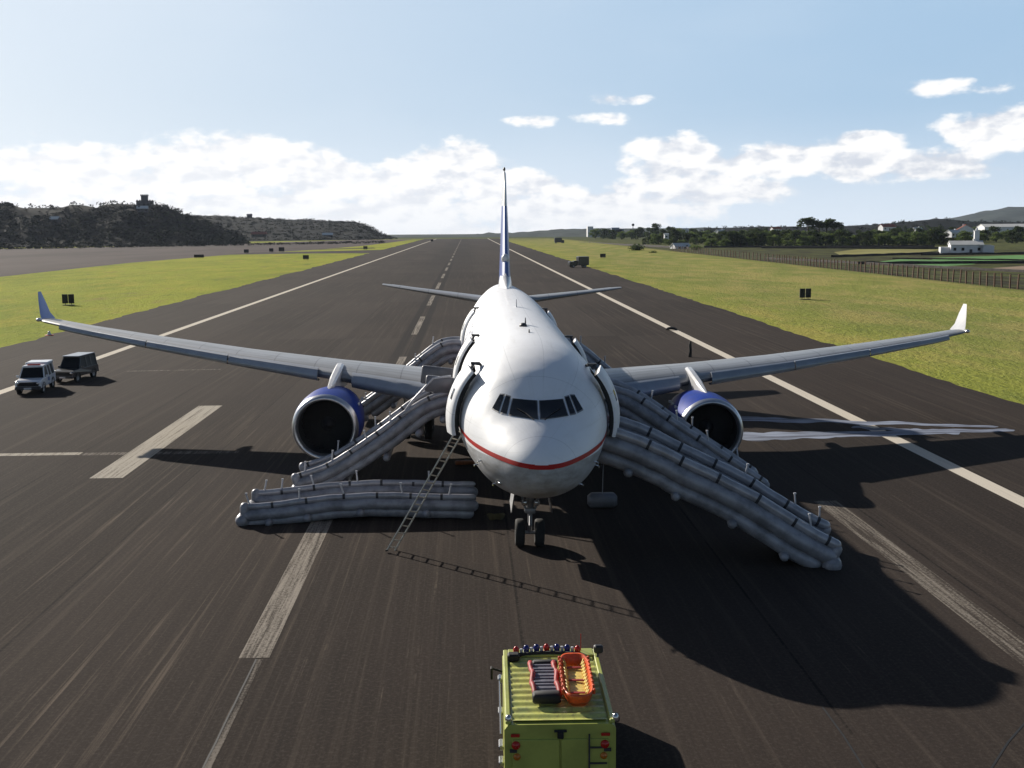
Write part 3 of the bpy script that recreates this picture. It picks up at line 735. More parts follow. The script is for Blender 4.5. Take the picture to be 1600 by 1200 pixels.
# white farmhouse with dovecote-like tower
p = G(1508, 396.5)
fh = house('farmhouse', 'low white farmhouse with slim white tower by the dark field walls', p, 12.5, 7, 4.3, -.25, 'roofw', rh=1.2, wins=4)
b = MB(); b.box((-7.5, .5, 1.6), (5, 5, 3.2)); b.build('annex', MT['wallw'], fh); b = MB(); b.box((7.5, -1, 1.9), (6, 5, 3.8)); b.box((6.8, -2.0, 3.9), (5.0, 3.4, .3)); b.build('annex', MT['wallw'], fh)
b = MB(); b.box((4.4, 1.5, 4.8), (1.9, 1.9, 9.6)); b.box((4.4, 1.5, 9.75), (2.3, 2.3, .3)); b.box((4.4, 1.5, 10.4), (1.0, 1.0, 1.3), taper=.5); b.build('tower', MT['wallw'], fh)
def at(px, py, D):
    d = f_*FL+rr*(px-800)-uu*(py-600); t_ = D/d.y; return Vector((d.x*t_, D, H+d.z*t_))
house('house', 'white gabled house with orange tiled roof behind the farmhouse', at(1508, 369, 760), 15, 11, 5.0, 1.2, rh=3.0, wins=4)
house('house', 'small white house left of the gabled house with orange roof', at(1489, 370, 740), 8, 7, 3.2, .3, 'roofw', rh=1.6, wins=3)
house('warehouse', 'long pale warehouse at the right edge under the mountain', at(1575, 364, 900), 44, 18, 5.5, -.1, 'roofw', rh=2.0, wins=6, chim=False, cat='warehouse')
house('house', 'white house with red roof above the wood on the skyline', at(1386, 360, 980), 13, 8, 3.6, .2, rh=2.2, wins=3)
house('house', 'tiny white cottage at the top of the wood, right of the umbrella pines', at(1433, 363, 900), 7, 6, 2.8, .2, 'roofw', rh=1.3, wins=3)
house('shed', 'bright white shed roof in the scrub beyond the runway bank', G(1063, 388.5), 9.5, 6, 1.6, .35, 'roofw', rh=1.6, wins=2, chim=False, cat='shed')
house('hut', 'tiny white hut among dark bushes left of the wood', at(1041, 373, 800), 3, 3, 3.6, 0, 'roofw', rh=.5, wins=1, chim=False, cat='hut')
house('cottage', 'white cottage with dark tree behind it on the ridge', at(1070, 363.5, 1150), 6, 5, 3, .2, 'roofw', rh=1.5, wins=2, cat='cottage')
house('house', 'small white house half hidden in the middle of the wood', at(1126, 367, 1000), 9, 7, 3.2, .5, 'roofw', rh=1.8, wins=3)
house('house', 'small pale house left of the umbrella pines on the skyline', at(1212, 362, 1000), 8, 6, 3.0, .2, 'roof', rh=1.6, wins=3)
# pale institutional block at the far end of the field
ab = thing('office_block', 'long pale blue grey block with white end wall beyond the runway end', 'building', at(945, 368.5, 1300)-Vector((0, 0, 1)))
b = MB(); b.box((2, 0, 4), (34, 12, 8)); b.box((12, 0, 9.0), (9, 8, 3.0)); b.box((17, 0, 4.2), (9, 12, 8.6)); b.build('wall', mat('blue_grey_render', (.25, .28, .36), .8, 0, .2, .2), ab)
b = MB(); b.box((-17.5, -.5, 6), (6.5, 12, 12)); b.build('end_wall', MT['wallw'], ab)
for k in range(8):
    b = MB(); b.box((-11+k*3.6, -6.05, 5.2), (1.8, .2, 1.6)); b.build('window', MT['carglass'], ab)
wt = thing('water_tower', 'thin water tower on the ridge left of the round trees', 'water tower', at(989, 366, 1250))
b = MB(); b.tube([(0, 0, 0), (0, 0, 9)], .35, 8); b.build('shaft', MT['tower'], wt); b = MB(); b.lathe([(9, .3), (9.5, 1.4), (11.3, 1.5), (11.9, .4)], (0, 0, 0), 'Z', 14); b.build('tank', MT['tower'], wt)

# castle-like tower on the left hill
p = at(227, 325, 1045)
ct = thing('hilltop_tower', 'dark crenellated square tower on the left hilltop', 'tower', p-Vector((0, 0, 1)))
b = MB(); b.box((0, 0, 3.5), (13.5, 9, 7.0)); b.box((0, 0, 7.2), (14, 9.5, .6))
for k in range(6): b.box((-5.8+k*2.3, -4.3, 7.9), (1.1, .7, 1.0)); b.box((-5.8+k*2.3, 4.3, 7.9), (1.1, .7, 1.0))
b.build('base', MT['tower'], ct)
b = MB(); b.box((-.2, 0, 9.5), (5.2, 5.2, 5.0)); b.box((-.2, 0, 12.2), (6.0, 6.0, .6))
for sx in (-2.4, -.8, .8, 2.4):
    for s2 in (-1, 1): b.box((-.2+sx, 2.6*s2, 12.9), (.8, .7, .9))
b.build('turret', MT['tower'], ct)
for k in range(3): b = MB(); b.box((-4+k*4, -4.55, 4), (1.1, .2, 2)); b.build('window', MT['dark'], ct)
house('hilltop_house', 'small square house on the crest of the farther left hill', at(390, 341.5, 1540), 7, 6, 4.5, .2, 'tower', 'tower', rh=1.8, wins=2)
house('hillside_house', 'pale house high on the left hillside below the crest', R1[int(len(R1)*.60)][11], 9, 6, 3.4, .2, 'roofw', 'tower', wins=3)
house('hillside_house', 'pale house low on the left hillside near the left edge', R1[int(len(R1)*.38)][8], 8, 6, 3.4, -.2, 'roofw', 'apron', wins=3)
house('hillside_house', 'reddish roofed house at the foot of the farther left hill', at(405, 370, 1150), 15, 8, 3.2, .1, 'roof', 'tower', wins=3)
house('hillside_house', 'pale house at the right foot of the farther left hill', at(512, 371, 1280), 12, 8, 3.4, .1, 'roofw', 'tower', wins=3)
house('hillside_house', 'grey flat house on the left skyline above the scrub', at(8, 327, 1030), 13, 7, 4.2, .1, 'tower', 'tower', rh=1.4, wins=3)

# ------------------------------------------------------------------ marker boards
def board(label, p, w=1.9, h=1.75, gap=True, grp=None):
    t = thing('marker_board', label, 'marker board', p, .05)
    b = MB()
    if gap:
        b.box((-w*.26, 0, h*.6), (w*.46, .25, h*.85), bev=.03); b.box((w*.26, 0, h*.6), (w*.46, .25, h*.85), bev=.03)
    else: b.box((0, 0, h*.6), (w, .25, h*.85), bev=.03)
    b.build('panel', MT['black'], t)
    for s in (-1, 1): b = MB(); b.tube([(s*w*.26, .05, -.1), (s*w*.26, .05, h*.3)], .05, 6); b.build('leg', MT['darkgrey'], t)
    b = MB(); b.box((0, .05, .03), (w*.9, .6, .14)); b.build('plinth', MT['stone'], t)
board('black two-panel marker board on the left grass behind the wingtip', G(107, 477))
board('black two-panel marker board on the right grass above the wing', G(1258, 468))
board('small black marker board on left grass nearest the runway edge', G(478, 406), 2.3, 1.8, False)
board('low black marker board on far left grass beside the apron', G(311, 403), 4.2, 1.4, False)
board('black marker board on left grass where the taxiway begins', G(385, 396), 2.4, 2.0, False)
board('black marker board on left grass, left one of a close pair', G(424, 394), 2.2, 2.0, False)
board('black marker board on left grass, right one of a close pair', G(440, 393.5), 3.0, 2.4, False)
board('black marker board far down the left grass strip', G(571, 390), 2.4, 1.9, False)
board('tiny black marker board on the grass right of the parked dark truck', G(942, 403), 2.2, 1.6, False)
board('tiny black marker board at the far left runway shoulder', G(675, 377.5), 2.4, 1.9, False)
bx = thing('edge_light', 'small pale runway edge light on the grass under the left wingtip', 'light', G(77, 524))
b = MB(); b.lathe([(0, .28), (.12, .26), (.3, .14), (.45, .13), (.5, .02)], (0, 0, 0), 'Z', 12); b.build('lens', MT['white'], bx)
b = MB(); b.lathe([(-.05, .5), (.05, .5), (.09, .3)], (0, 0, 0), 'Z', 14); b.build('base_plate', MT['orange'], bx)
# burst tyre pieces lying by the right edge line
td = MB(); td.tube([(-.6, 0, .1), (-.3, .2, .2), (.1, .25, .24), (.4, .1, .18), (.6, -.15, .08)], [.14, .26, .30, .26, .14], 8, flat=.6)
tag(td.build('tyre_debris', MT['tyre'], smooth=True, loc=G(1049, 516)), 'curled black strip of burst tyre on the right edge line', 'tyre debris')
td = MB(); td.tube([(0, 0, 0), (.05, 0, .6), (0, .05, 1.1), (.06, 0, 1.5)], [.16, .13, .14, .07], 8)
tag(td.build('tyre_debris', MT['tyre'], smooth=True, loc=G(1078, 558)), 'upright dark shred standing behind the right wing near the edge line', 'tyre debris')

# ================================================================== THE AIRLINER (local axes: nose at y=0, tail at +y)
PX0, PD0, PYAW, PROLL = 2.203, 34.036, 0.0089, 0.0221
from mathutils import Euler
air = thing('airliner', 'white twin-engine airliner with blue engines and red nose stripe standing on the runway', 'airplane', (PX0-2*PROLL, PD0, 0))
air.rotation_euler = (0, PROLL, -PYAW)
AM = Matrix.Translation(air.location) @ air.rotation_euler.to_matrix().to_4x4()
def W(x, y, z): return AM @ Vector((x, y, z))

ST = [(0.0, 4.30, 4.26, .02), (.12, 4.66, 3.92, .42), (.45, 4.98, 3.60, .82), (1.0, 5.30, 3.32, 1.22), (1.6, 5.58, 3.10, 1.58), (2.2, 5.85, 2.95, 1.86), (2.8, 6.25, 2.83, 2.09),
      (3.4, 6.72, 2.74, 2.28), (4.0, 7.10, 2.68, 2.43), (5.0, 7.46, 2.60, 2.62), (6.2, 7.68, 2.52, 2.75), (7.6, 7.79, 2.44, 2.81), (9.5, 7.82, 2.34, 2.82), (14, 7.82, 2.24, 2.82), (20, 7.82, 2.20, 2.82), (36, 7.82, 2.20, 2.82),
      (40, 7.80, 2.42, 2.72), (44, 7.77, 3.05, 2.48), (48, 7.72, 3.85, 2.12), (52, 7.64, 4.75, 1.62), (55, 7.5, 5.45, 1.15), (57.3, 7.3, 6.1, .66), (58.3, 7.1, 6.5, .32)]
def herm(x, k):
    xs = [s[0] for s in ST]; ys = [s[k] for s in ST]; n = len(xs)
    i = 0
    while i < n-2 and x > xs[i+1]: i += 1
    def m(j):
        if j == 0: return (ys[1]-ys[0])/(xs[1]-xs[0])
        if j == n-1: return (ys[-1]-ys[-2])/(xs[-1]-xs[-2])
        a = (ys[j]-ys[j-1])/(xs[j]-xs[j-1]); b = (ys[j+1]-ys[j])/(xs[j+1]-xs[j])
        return 0 if a*b <= 0 else 2*a*b/(a+b)
    h = xs[i+1]-xs[i]; t = max(0, min(1, (x-xs[i])/h))
    return (2*t**3-3*t*t+1)*ys[i]+(t**3-2*t*t+t)*h*m(i)+(-2*t**3+3*t*t)*ys[i+1]+(t**3-t*t)*h*m(i+1)
def sec(y): return herm(y, 1), herm(y, 2), herm(y, 3)
def fpt(y, a, off=0.0):
    """point of the skin: a = angle from the crown (radians, + to the right of the picture)"""
    t, b, w = sec(y); zc = (t+b)/2; h = (t-b)/2
    return Vector(((w+off)*sin(a), y, zc+(h+off)*cos(a)))
def fside(y, z, s, off=0.0):
    t, b, w = sec(y); zc = (t+b)/2; h = (t-b)/2; q = max(-1, min(1, (z-zc)/h)); a = math.acos(q); return fpt(y, s*a, off)
def front(x, z, off=.02):
    """skin point of the nose at (x, z), looked at along y"""
    lo, hi = 0.0, 8.0
    for _ in range(40):
        y = (lo+hi)/2; t, b, w = sec(y); zc = (t+b)/2; h = (t-b)/2
        if (x/w)**2+((z-zc)/h)**2 < 1: hi = y
        else: lo = y
    c = Vector((x, hi, z)); e = .02
    # outward normal by differences
    t, b, w = sec(hi); zc = (t+b)/2; h = (t-b)/2
    def F(y): t, b, w = sec(y); zc = (t+b)/2; h = (t-b)/2; return (x/w)**2+((z-zc)/h)**2
    n = Vector((2*x/w**2, (F(hi+e)-F(hi-e))/(2*e), 2*(z-zc)/h**2)).normalized()
    return c+n*off

DOORS = [(5.95, 7.02), (16.2, 17.27), (34.0, 35.0)]
A0, A1 = radians(50), radians(101.2)
ys = sorted(set([i*.1 for i in range(0, 70)] + [.02, .05, .08, .15] + [7+i*.75 for i in range(52)] + [46+i*.5 for i in range(25)] + [y for d in DOORS for y in d] + [58.3]))
ys = [y for y in ys if not any(d[0] < y < d[1] for d in DOORS) and not any(0 < abs(y-e) < .05 for d in DOORS for e in d)]
N = 96; angs = sorted([(-pi+2*pi*k/N) for k in range(N)])
def snap(v):
    k = min(range(N), key=lambda i: abs(angs[i]-v)); angs[k] = v
for v in (A0, A1, -A0, -A1): snap(v)
vs = [fpt(y, a) for y in ys for a in angs]; fs = []
for i in range(len(ys)-1):
    ym = (ys[i]+ys[i+1])/2; dr = any(d[0] < ym < d[1] for d in DOORS)
    for k in range(N):
        am = (angs[k]+(angs[(k+1) % N] if k < N-1 else pi))/2
        if dr and A0 < abs(am) < A1: continue
        fs.append((i*N+k, i*N+(k+1) % N, (i+1)*N+(k+1) % N, (i+1)*N+k))
fb = MB(); fb.add(vs, fs); fb.f.append(tuple(range(N)))
fus = fb.build('fuselage', MT['fus'], air, smooth=True)
# wing-body fairing
b = MB(); rows = []
for i in range(25):
    y = 16+i*.75; q = sin(pi*i/24)**.55 if 0 < i < 24 else 0.02
    row = []
    for k in range(25):
        a = -pi/2*1.25+pi*1.25*k/24; x = sin(a)*(2.55+.75*q); z = 3.6-cos(a)*(1.35+.55*q) - (.15*q)
        row.append((x, y, z))
    rows.append(row)
b.grid(rows); b.build('belly_fairing', MT['fus'], air, smooth=True, fix=False)
# doorways
for n, (y0, y1) in enumerate(DOORS):
    for s in (-1, 1):
        b = MB(); n2 = 8; dpt = .5
        o = [[fpt(y, s*(A0+(A1-A0)*k/n2)) for k in range(n2+1)] for y in (y0, y1)]
        inn = [[Vector((p.x-s*dpt, p.y, p.z)) for p in r] for r in o]
        b.grid([o[0], inn[0]]); b.grid([o[1], inn[1]]); b.grid([[o[0][0], o[1][0]], [inn[0][0], inn[1][0]]]); b.grid([[o[0][-1], o[1][-1]], [inn[0][-1], inn[1][-1]]]); b.grid(inn)
        b.build('doorway', MT['dark'], air, fix=False)
# open door leaves: swung out and forward, standing clear of the skin
def door_leaf(y0, s, w=1.07, out=.20):
    b = MB(); b2 = MB(); n2 = 14; yy0, yy1 = y0-w-.08, y0-.08
    def pt(y, a, o):
        p = fpt(y0+.3, a, o-(.10 if y0 < 10 else .02)+(.24 if y0 < 10 else .09)*(y-yy0)/w); return Vector((p.x, y, p.z))
    cols = [yy0, yy0+.06, (yy0+yy1)/2, yy1-.06, yy1]; aa = [A0+(A1-A0)*k/n2 for k in range(n2+1)]
    outer = [[pt(y, s*a, out+.10-(.05 if y in (yy0, yy1) else 0)) for a in aa] for y in cols]
    mid = [[pt(y, s*a, out-.02) for a in aa] for y in cols]
    inner = [[pt(y, s*a, out-.14) for a in aa] for y in cols]
    b.grid(outer)
    for r in (0, -1): b.grid([outer[r], mid[r]])
    b.grid([[o[0] for o in outer], [o[0] for o in mid]]); b.grid([[o[-1] for o in outer], [o[-1] for o in mid]])
    leaf = b.build('door', MT['fus'], air, smooth=True, angle=40)
    b2.grid(inner)
    for r in (0, -1): b2.grid([mid[r], inner[r]])
    b2.grid([[o[0] for o in mid], [o[0] for o in inner]]); b2.grid([[o[-1] for o in mid], [o[-1] for o in inner]])
    # lining bulge
    b2.grid([[pt(y, s*a, out-.14-(.05 if (0 < i < 4 and 2 < k < n2-1) else 0)) for k, a in enumerate(aa)] for i, y in enumerate(cols)])
    b2.build('door_lining', MT['dark'], leaf, fix=False)  # dark colour also holds the shade of the door edge and gap
    h = MB(); p = pt(yy1-.2, s*(A0+.02), out-.1); q = fpt(y0+.25, s*(A0-.10), .02)
    h.tube([q, (p+q)/2+Vector((s*.05, 0, .12)), p], .06, 6); h.box(tuple((p+q)/2+Vector((0, 0, .13))), (.34, .16, .09))
    p = pt(yy1-.25, s*(A0+A1)/2, out-.2); q = fpt(y0+.1, s*(A0+A1)/2, -.1); h.tube([q, p], .07, 6)
    h.build('hinge_arm', MT['darkgrey'], leaf)
    wn = MB(); r0 = pt((yy0+yy1)/2, s*radians(72), out+.115)
    wn.grid([[pt((yy0+yy1)/2+dx, s*radians(72+da), out+.11) for da in (-4, 0, 4)] for dx in (-.12, 0, .12)]); wn.build('window', MT['glass'], leaf, fix=False)
for n, (y0, y1) in enumerate(DOORS):
    for s in (-1, 1):
        if n < 3: door_leaf(y0, s, y1-y0, .20 if n == 0 else (.16 if n == 1 else .08))
# cockpit windows: four corners (x, z) each, mirrored
PANES = [[(.05, 6.17), (.83, 6.20), (.97, 5.74), (.05, 5.70)], [(.92, 6.24), (1.06, 6.27), (1.25, 5.78), (1.06, 5.77)], [(1.12, 6.29), (1.27, 6.28), (1.52, 5.86), (1.32, 5.80)]]
for P in PANES:
    for s in (-1, 1):
        b = MB(); n = 10; rows = []; fr = MB()
        cx, cz = sum(p[0] for p in P)/4, sum(p[1] for p in P)/4
        def quad(sc_x, off):
            Q = [(cx+(p[0]-cx)*sc_x, cz+(p[1]-cz)*sc_x) for p in P]; R = []
            for i in range(n+1):
                v = i/n; l = [Q[0][k]*(1-v)+Q[3][k]*v for k in (0, 1)]; r = [Q[1][k]*(1-v)+Q[2][k]*v for k in (0, 1)]
                R.append([front(s*(l[0]*(1-u/n)+r[0]*u/n), l[1]*(1-u/n)+r[1]*u/n, off) for u in range(n+1)])
            return R
        b.grid(quad(1.0, .030)); cw = b.build('cockpit_window', MT['glass'], air, smooth=True)
        fr.grid(quad(1.07 if P is PANES[0] else 1.16, .014)); fr.build('window_frame', MT['grey'], cw, smooth=True)
for s in (-1, 1):   # wipers
    b = MB(); b.tube([front(s*.18, 5.66, .03), front(s*.42, 5.80, .05), front(s*.70, 5.92, .05)], .016, 5); b.build('wiper', MT['black'], air)
# red line round the nose and along the sides
for s in (-1, 1):
    b = MB(); rows = []
    yy = [.09+i*.015 for i in range(7)]+[.2+i*.1 for i in range(56)]
    for y in yy:
        zc = 4.47+.062*min(y, 5.5); hw = .068
        t, bb, w = sec(y); z0 = max(bb+.01, zc-hw); z1 = min(t-.01, zc+hw)
        rows.append([fside(y, z0+(z1-z0)*k/3, s, .014) for k in range(4)])
    b.grid(rows); b.build('nose_stripe', MT['red'], air, smooth=True)
b = MB()
b.grid([[front(x*.1, 4.40+.045*k, .016) for k in range(4)] for x in range(-4, 5)]); b.build('nose_stripe', MT['red'], air, smooth=True)
for s in (-1, 1):
    b = MB(); ysr = [y for y in [7.1+i*.5 for i in range(70)] if not (15.9 < y < 17.5 or 33.7 < y < 35.3)]
    seg = []; 
    for y in [7.1+i*.5 for i in range(78)]:
        if 15.9 < y < 17.5 or 33.7 < y < 35.3:
            if len(seg) > 1: b.grid(seg)
            seg = []; continue
        seg.append([fside(y, 4.81-.16+.105*k, s, .014) for k in range(4)] if y < 40 else [fside(y, max(4.81, sec(y)[1]+.8)-.16+.105*k, s, .014) for k in range(4)])
    b.grid(seg); b.build('cheatline', MT['red'], air, smooth=True)
# cabin windows
wm = MB()
wm.grid([[Vector((0, dy, dz)) for dz in (-.17, -.06, .06, .17)] for dy in (-.115, -.08, .08, .115)])
w0 = None
for s in (-1, 1):
    y = 8.3
    while y < 45:
        if not any(d[0]-1.3 < y < d[1]+.4 for d in DOORS):
            if w0 is None: w0 = wm.build('cabin_window', MT['glass'], air, fix=False); o = w0
            else: o = w0.copy(); sc.collection.objects.link(o); o.parent = air
            p = fside(y, 5.62, s, .018); o.location = p; o.rotation_euler = (0, -s*radians(12.5), 0)
        y += .80
# big airline title wrapped on the forward sides
def title(txt, y0, z0, size, s):
    cu = bpy.data.curves.new('title_curve', 'FONT'); cu.body = txt; cu.size = size; cu.extrude = 0; cu.resolution_u = 4
    to = bpy.data.objects.new('title_tmp', cu); sc.collection.objects.link(to)
    dg = bpy.context.evaluated_depsgraph_get(); me = bpy.data.meshes.new_from_object(to.evaluated_get(dg))
    bpy.data.objects.remove(to)
    bm = bmesh.new(); bm.from_mesh(me); bmesh.ops.triangulate(bm, faces=bm.faces)
    for _ in range(3):
        es = [e for e in bm.edges if e.calc_length() > .35]
        if es: bmesh.ops.subdivide_edges(bm, edges=es, cuts=1); bmesh.ops.triangulate(bm, faces=bm.faces)
    for v in bm.verts:
        u, w = v.co.x, v.co.y
        y = y0+u if s < 0 else y0-u        # reads front-to-back on one side, back-to-front on the other
        v.co = fpt(y, s*(radians(74)-w/2.82), .016)
    bm.to_mesh(me); bm.free(); me.materials.clear(); me.materials.append(MT['text']); me.name = 'title'
    o = bpy.data.objects.new('title', me); sc.collection.objects.link(o); o.parent = air
title('AIR TRANSAT', 18.5, 0, 1.5, -1); title('AIR TRANSAT', 29.5, 0, 1.5, 1)
# crown antennas and lights
def fin_blade(y, h, l, m='white'):
    b = MB(); t = sec(y)[0]; b.add([(-.03, y, t-.05), (.03, y, t-.05), (.03, y+l, t-.05), (-.03, y+l, t-.05), (-.015, y+l*.45, t+h), (.015, y+l*.45, t+h), (.015, y+l*.95, t+h), (-.015, y+l*.95, t+h)],
        [(0, 1, 2, 3), (4, 5, 6, 7), (0, 1, 5, 4), (1, 2, 6, 5), (2, 3, 7, 6), (3, 0, 4, 7)]); b.build('antenna', MT[m], air)
fin_blade(9.6, .12, .35, 'darkgrey'); fin_blade(13.0, .30, .45, 'darkgrey'); fin_blade(24, .4, .5)
b = MB(); b.ball((-.12, 12.6, 7.83), (.17, .2, .14), 12, 8); b.build('beacon', MT['darkgrey'], air, smooth=True)
for s in (-1, 1):
    for y, z in ((2.3, 4.2), (2.0, 3.5), (2.9, 3.95)):
        p = fside(y, z, s, .0); b = MB(); q = p+Vector((s*.13, 0, -.02)); b.tube([p, q, q+Vector((0, -.22, 0))], .022, 6); b.build('probe', MT['chrome'], air)
# landing light under the left of the chin
p = fside(1.6, 3.6, -1, .01); b = MB(); b.ball(tuple(p), (.07, .07, .07), 10, 6); b.build('sensor', MT['chrome'], air, smooth=True)

# ---- wings
def foil(c, t, camber=.015, n=15):
    up, lo = [], []
    for i in range(n+1):
        x = .5*(1-cos(pi*i/n)); yt = 5*t*(.2969*sqrt(x)-.126*x-.3516*x*x+.2843*x**3-.1036*x**4); cm = camber*4*x*(1-x)
        up.append((x*c, (cm+yt)*c)); lo.append((x*c, (cm-yt)*c))
    return list(reversed(lo))[:-1]+up
WS = [(1.6, 17.9, 12.0, 3.55, .145), (2.85, 18.8, 10.9, 3.68, .142), (6.0, 20.85, 9.15, 3.95, .13), (9.4, 22.95, 7.3, 4.22, .12), (15, 26.45, 5.85, 4.56, .11), (21, 30.2, 4.4, 5.02, .105), (26, 33.3, 3.25, 5.46, .10), (28.6, 35.0, 2.55, 5.74, .10), (29.1, 35.4, 2.2, 5.80, .08)]
def wsec(x):
    for a, c in zip(WS[:-1], WS[1:]):
        if x <= c[0]: t = (x-a[0])/(c[0]-a[0]); return [a[k]+(c[k]-a[k])*t for k in range(5)]
    return list(WS[-1])
for s in (-1, 1):
    b = MB(); rows = []
    for x, y, c, z, t in WS:
        rows.append([(s*x, y+u, z+w-.022*u) for u, w in foil(c, t)])
    b.grid(rows, True); n = len(rows[0]); b.f.append(tuple(range(n))); b.f.append(tuple((len(WS)-1)*n+k for k in range(n)))
    wing = b.build('wing', MT['wing'], air, smooth=True, angle=50)
    # drooped slats
    for (x0, x1) in ((3.6, 8.4), (10.3, 15.6), (15.68, 21.0), (21.08, 27.4)):
        b = MB(); rows = []
        for i in range(7):
            x = x0+(x1-x0)*i/6; _, y, c, z, t = wsec(x); q = []; cc = c*.135+.25
            for k in range(13):
                a = -1.9+k*(3.25/12); r = t*c*.40+.04
                q.append((s*x, y-.28+cc*.5-cos(a)*cc*.55 , z-.12+sin(a)*r*(.85 if a > 0 else .8)+(.10 if a > .6 else 0)))
            ins = [(p[0], p[1]+.07, p[2]-(.05 if p[2] > z-.12 else -.04)) for p in reversed(q)]
            rows.append(q+ins)
        b.grid(rows, True); m = len(rows[0]); b.f.append(tuple(range(m))); b.f.append(tuple(6*m+k for k in range(m)))
        b.build('slat', MT['slat'], wing, smooth=True, angle=50)
    # flap track fairings
    for x in (5.6, 12.2, 17.2, 22.2):
        _, y, c, z, t = wsec(x); b = MB(); l = 2.6+c*.12; yy = y+c-l*.62
        b.tube([(s*x, yy, z-.30), (s*x, yy+l*.2, z-.42), (s*x, yy+l*.5, z-.45), (s*x, yy+l*.8, z-.38), (s*x, yy+l, z-.25)], [.05, .22, .26, .18, .03], 10); b.build('flap_fairing', MT['wing'], wing, smooth=True)
    # winglet
    b = MB(); A = [(s*28.95, 35.35, 5.78, 2.25, .16), (s*29.35, 36.15, 6.15, 1.65, .13), (s*29.8, 37.15, 6.80, 1.15, .09), (s*30.15, 38.0, 7.42, .50, .05)]; rows = []
    for X, y, z, c, t in A:
        rows.append([(X-s*(w*.95/(c*.5))*t*1.0, y+u, z+.05*w) for u, w in foil(c, .12)])
    b.grid(rows, True); n = len(rows[0]); b.f.append(tuple(range(n))); b.f.append(tuple(3*n+k for k in range(n)))
    b.build('winglet', MT['white'] if s > 0 else MT['pale'], wing, smooth=True, angle=50)  # left winglet gets its shade as a pale blue material
    b = MB(); b.ball((s*29.2, 35.55, 5.85), (.16, .3, .12), 10, 6); b.build('navigation_light', MT['chrome'], wing, smooth=True)
    # static wicks and overwing slide bay
    # ---- engine
    ex, ey, ez = s*9.2, 17.75, 2.42
    b = MB(); c0 = (ex, ey, ez)
    b.lathe([(.30, 1.585), (.8, 1.63), (1.6, 1.655), (2.6, 1.63), (3.8, 1.50), (5.0, 1.30), (6.0, 1.08), (6.5, .98), (6.45, .90), (5.5, .95)], c0, 'Y', 56)
    eng = b.build('engine', MT['blue'], air, smooth=True, angle=60)
    b = MB(); b.lathe([(.31, 1.587), (.12, 1.535), (.03, 1.47), (0, 1.42), (.03, 1.37), (.12, 1.325), (.34, 1.285)], c0, 'Y', 56); b.build('inlet_lip', MT['lip'], eng, smooth=True)
    b = MB(); b.lathe([(.34, 1.285), (.8, 1.26), (1.5, 1.28)], c0, 'Y', 56); b.build('inlet_duct', MT['darkgrey'], eng, smooth=True)
    b = MB()
    for k in range(26):
        a = 2*pi*k/26; ca, sa = cos(a), sin(a)
        rows = []
        for r in (.34, .6, .9, 1.25):
            tw = .35+.55*(r/1.25); wd = .11+.10*r; tx, tz = -sa, ca
            rows.append([(ex+ca*r+tx*wd*q*cos(1-tw)*1.2, ey+1.35+wd*q*sin(tw)*1.1, ez+sa*r+tz*wd*q*cos(1-tw)*1.2) for q in (-1, 0, 1)])
        b.grid(rows)
    b.lathe([(1.7, 1.28), (1.7, .05)], c0, 'Y', 40); b.build('fan', MT['dark'], eng, fix=False)
    b = MB(); b.lathe([(.85, .01), (.95, .10), (1.15, .24), (1.4, .34)], c0, 'Y', 24); b.build('spinner', MT['darkgrey'], eng, smooth=True)
    b = MB(); b.lathe([(5.4, .70), (6.6, .52), (7.3, .18), (7.5, .02)], c0, 'Y', 24); b.build('exhaust_cone', MT['darkgrey'], eng, smooth=True)
    # pylon
    b = MB(); rows = []
    for y, z0, z1, w in ((ey+1.5, 3.95, 4.06, .05), (ey+2.3, 3.9, 4.20, .15), (ey+3.6, 3.8, 4.44, .20), (ey+5.2, 3.7, 4.66, .21), (ey+6.2, 3.5, 4.78, .20), (ey+8.0, 3.4, 4.4, .18), (ey+9.5, 3.7, 4.2, .1)):
        rows.append([(ex-w, y, z0), (ex-w, y, z1-.1), (ex-w*.5, y, z1), (ex+w*.5, y, z1), (ex+w, y, z1-.1), (ex+w, y, z0)])
    b.grid(rows, True); b.f.append(tuple(range(6))); b.f.append(tuple(36+k for k in range(6))); b.build('pylon', MT['white'], eng, smooth=True, angle=35)
    # cowl strake and latches
    b = MB(); a = radians(40)*(-s)+pi/2
    for (yy, ww, hh) in ((2.0, .5, .10), (3.0, .35, .08), (3.8, .3, .10)):
        an = pi/2-s*0+radians(-62)*s*-1; 
        b.box((ex+cos(pi/2+s*radians(58))*1.64, ey+yy, ez+sin(pi/2+s*radians(58))*1.64), (.12, ww, hh), ry=0)
    b.build('cowl_latch', MT['white'], eng)

# ---- tail
for s in (-1, 1):
    b = MB(); rows = []
    for x, y, c, z, t in ((.6, 49.6, 6.0, 6.35, .11), (1.6, 50.4, 5.3, 6.42, .105), (9.2, 55.7, 2.2, 7.18, .09), (9.72, 56.15, 1.75, 7.24, .07)):
        rows.append([(s*x, y+u, z+w) for u, w in foil(c, t, 0)])
    b.grid(rows, True); n = len(rows[0]); b.f.append(tuple(range(n))); b.f.append(tuple(3*n+k for k in range(n)))
    tp = b.build('tailplane', MT['wing'], air, smooth=True, angle=50)
    b = MB(); b.add([(s*1.7, 54.2, 6.55), (s*9.0, 57.35, 7.22), (s*9.0, 57.9, 7.20), (s*1.7, 55.75, 6.45), (s*1.7, 54.2, 6.35), (s*9.0, 57.35, 7.15), (s*9.0, 57.9, 7.17), (s*1.7, 55.75, 6.40)], [(0, 1, 2, 3), (4, 5, 6, 7), (0, 1, 5, 4), (2, 3, 7, 6), (1, 2, 6, 5), (3, 0, 4, 7)]); b.build('elevator', MT['slat'], tp)
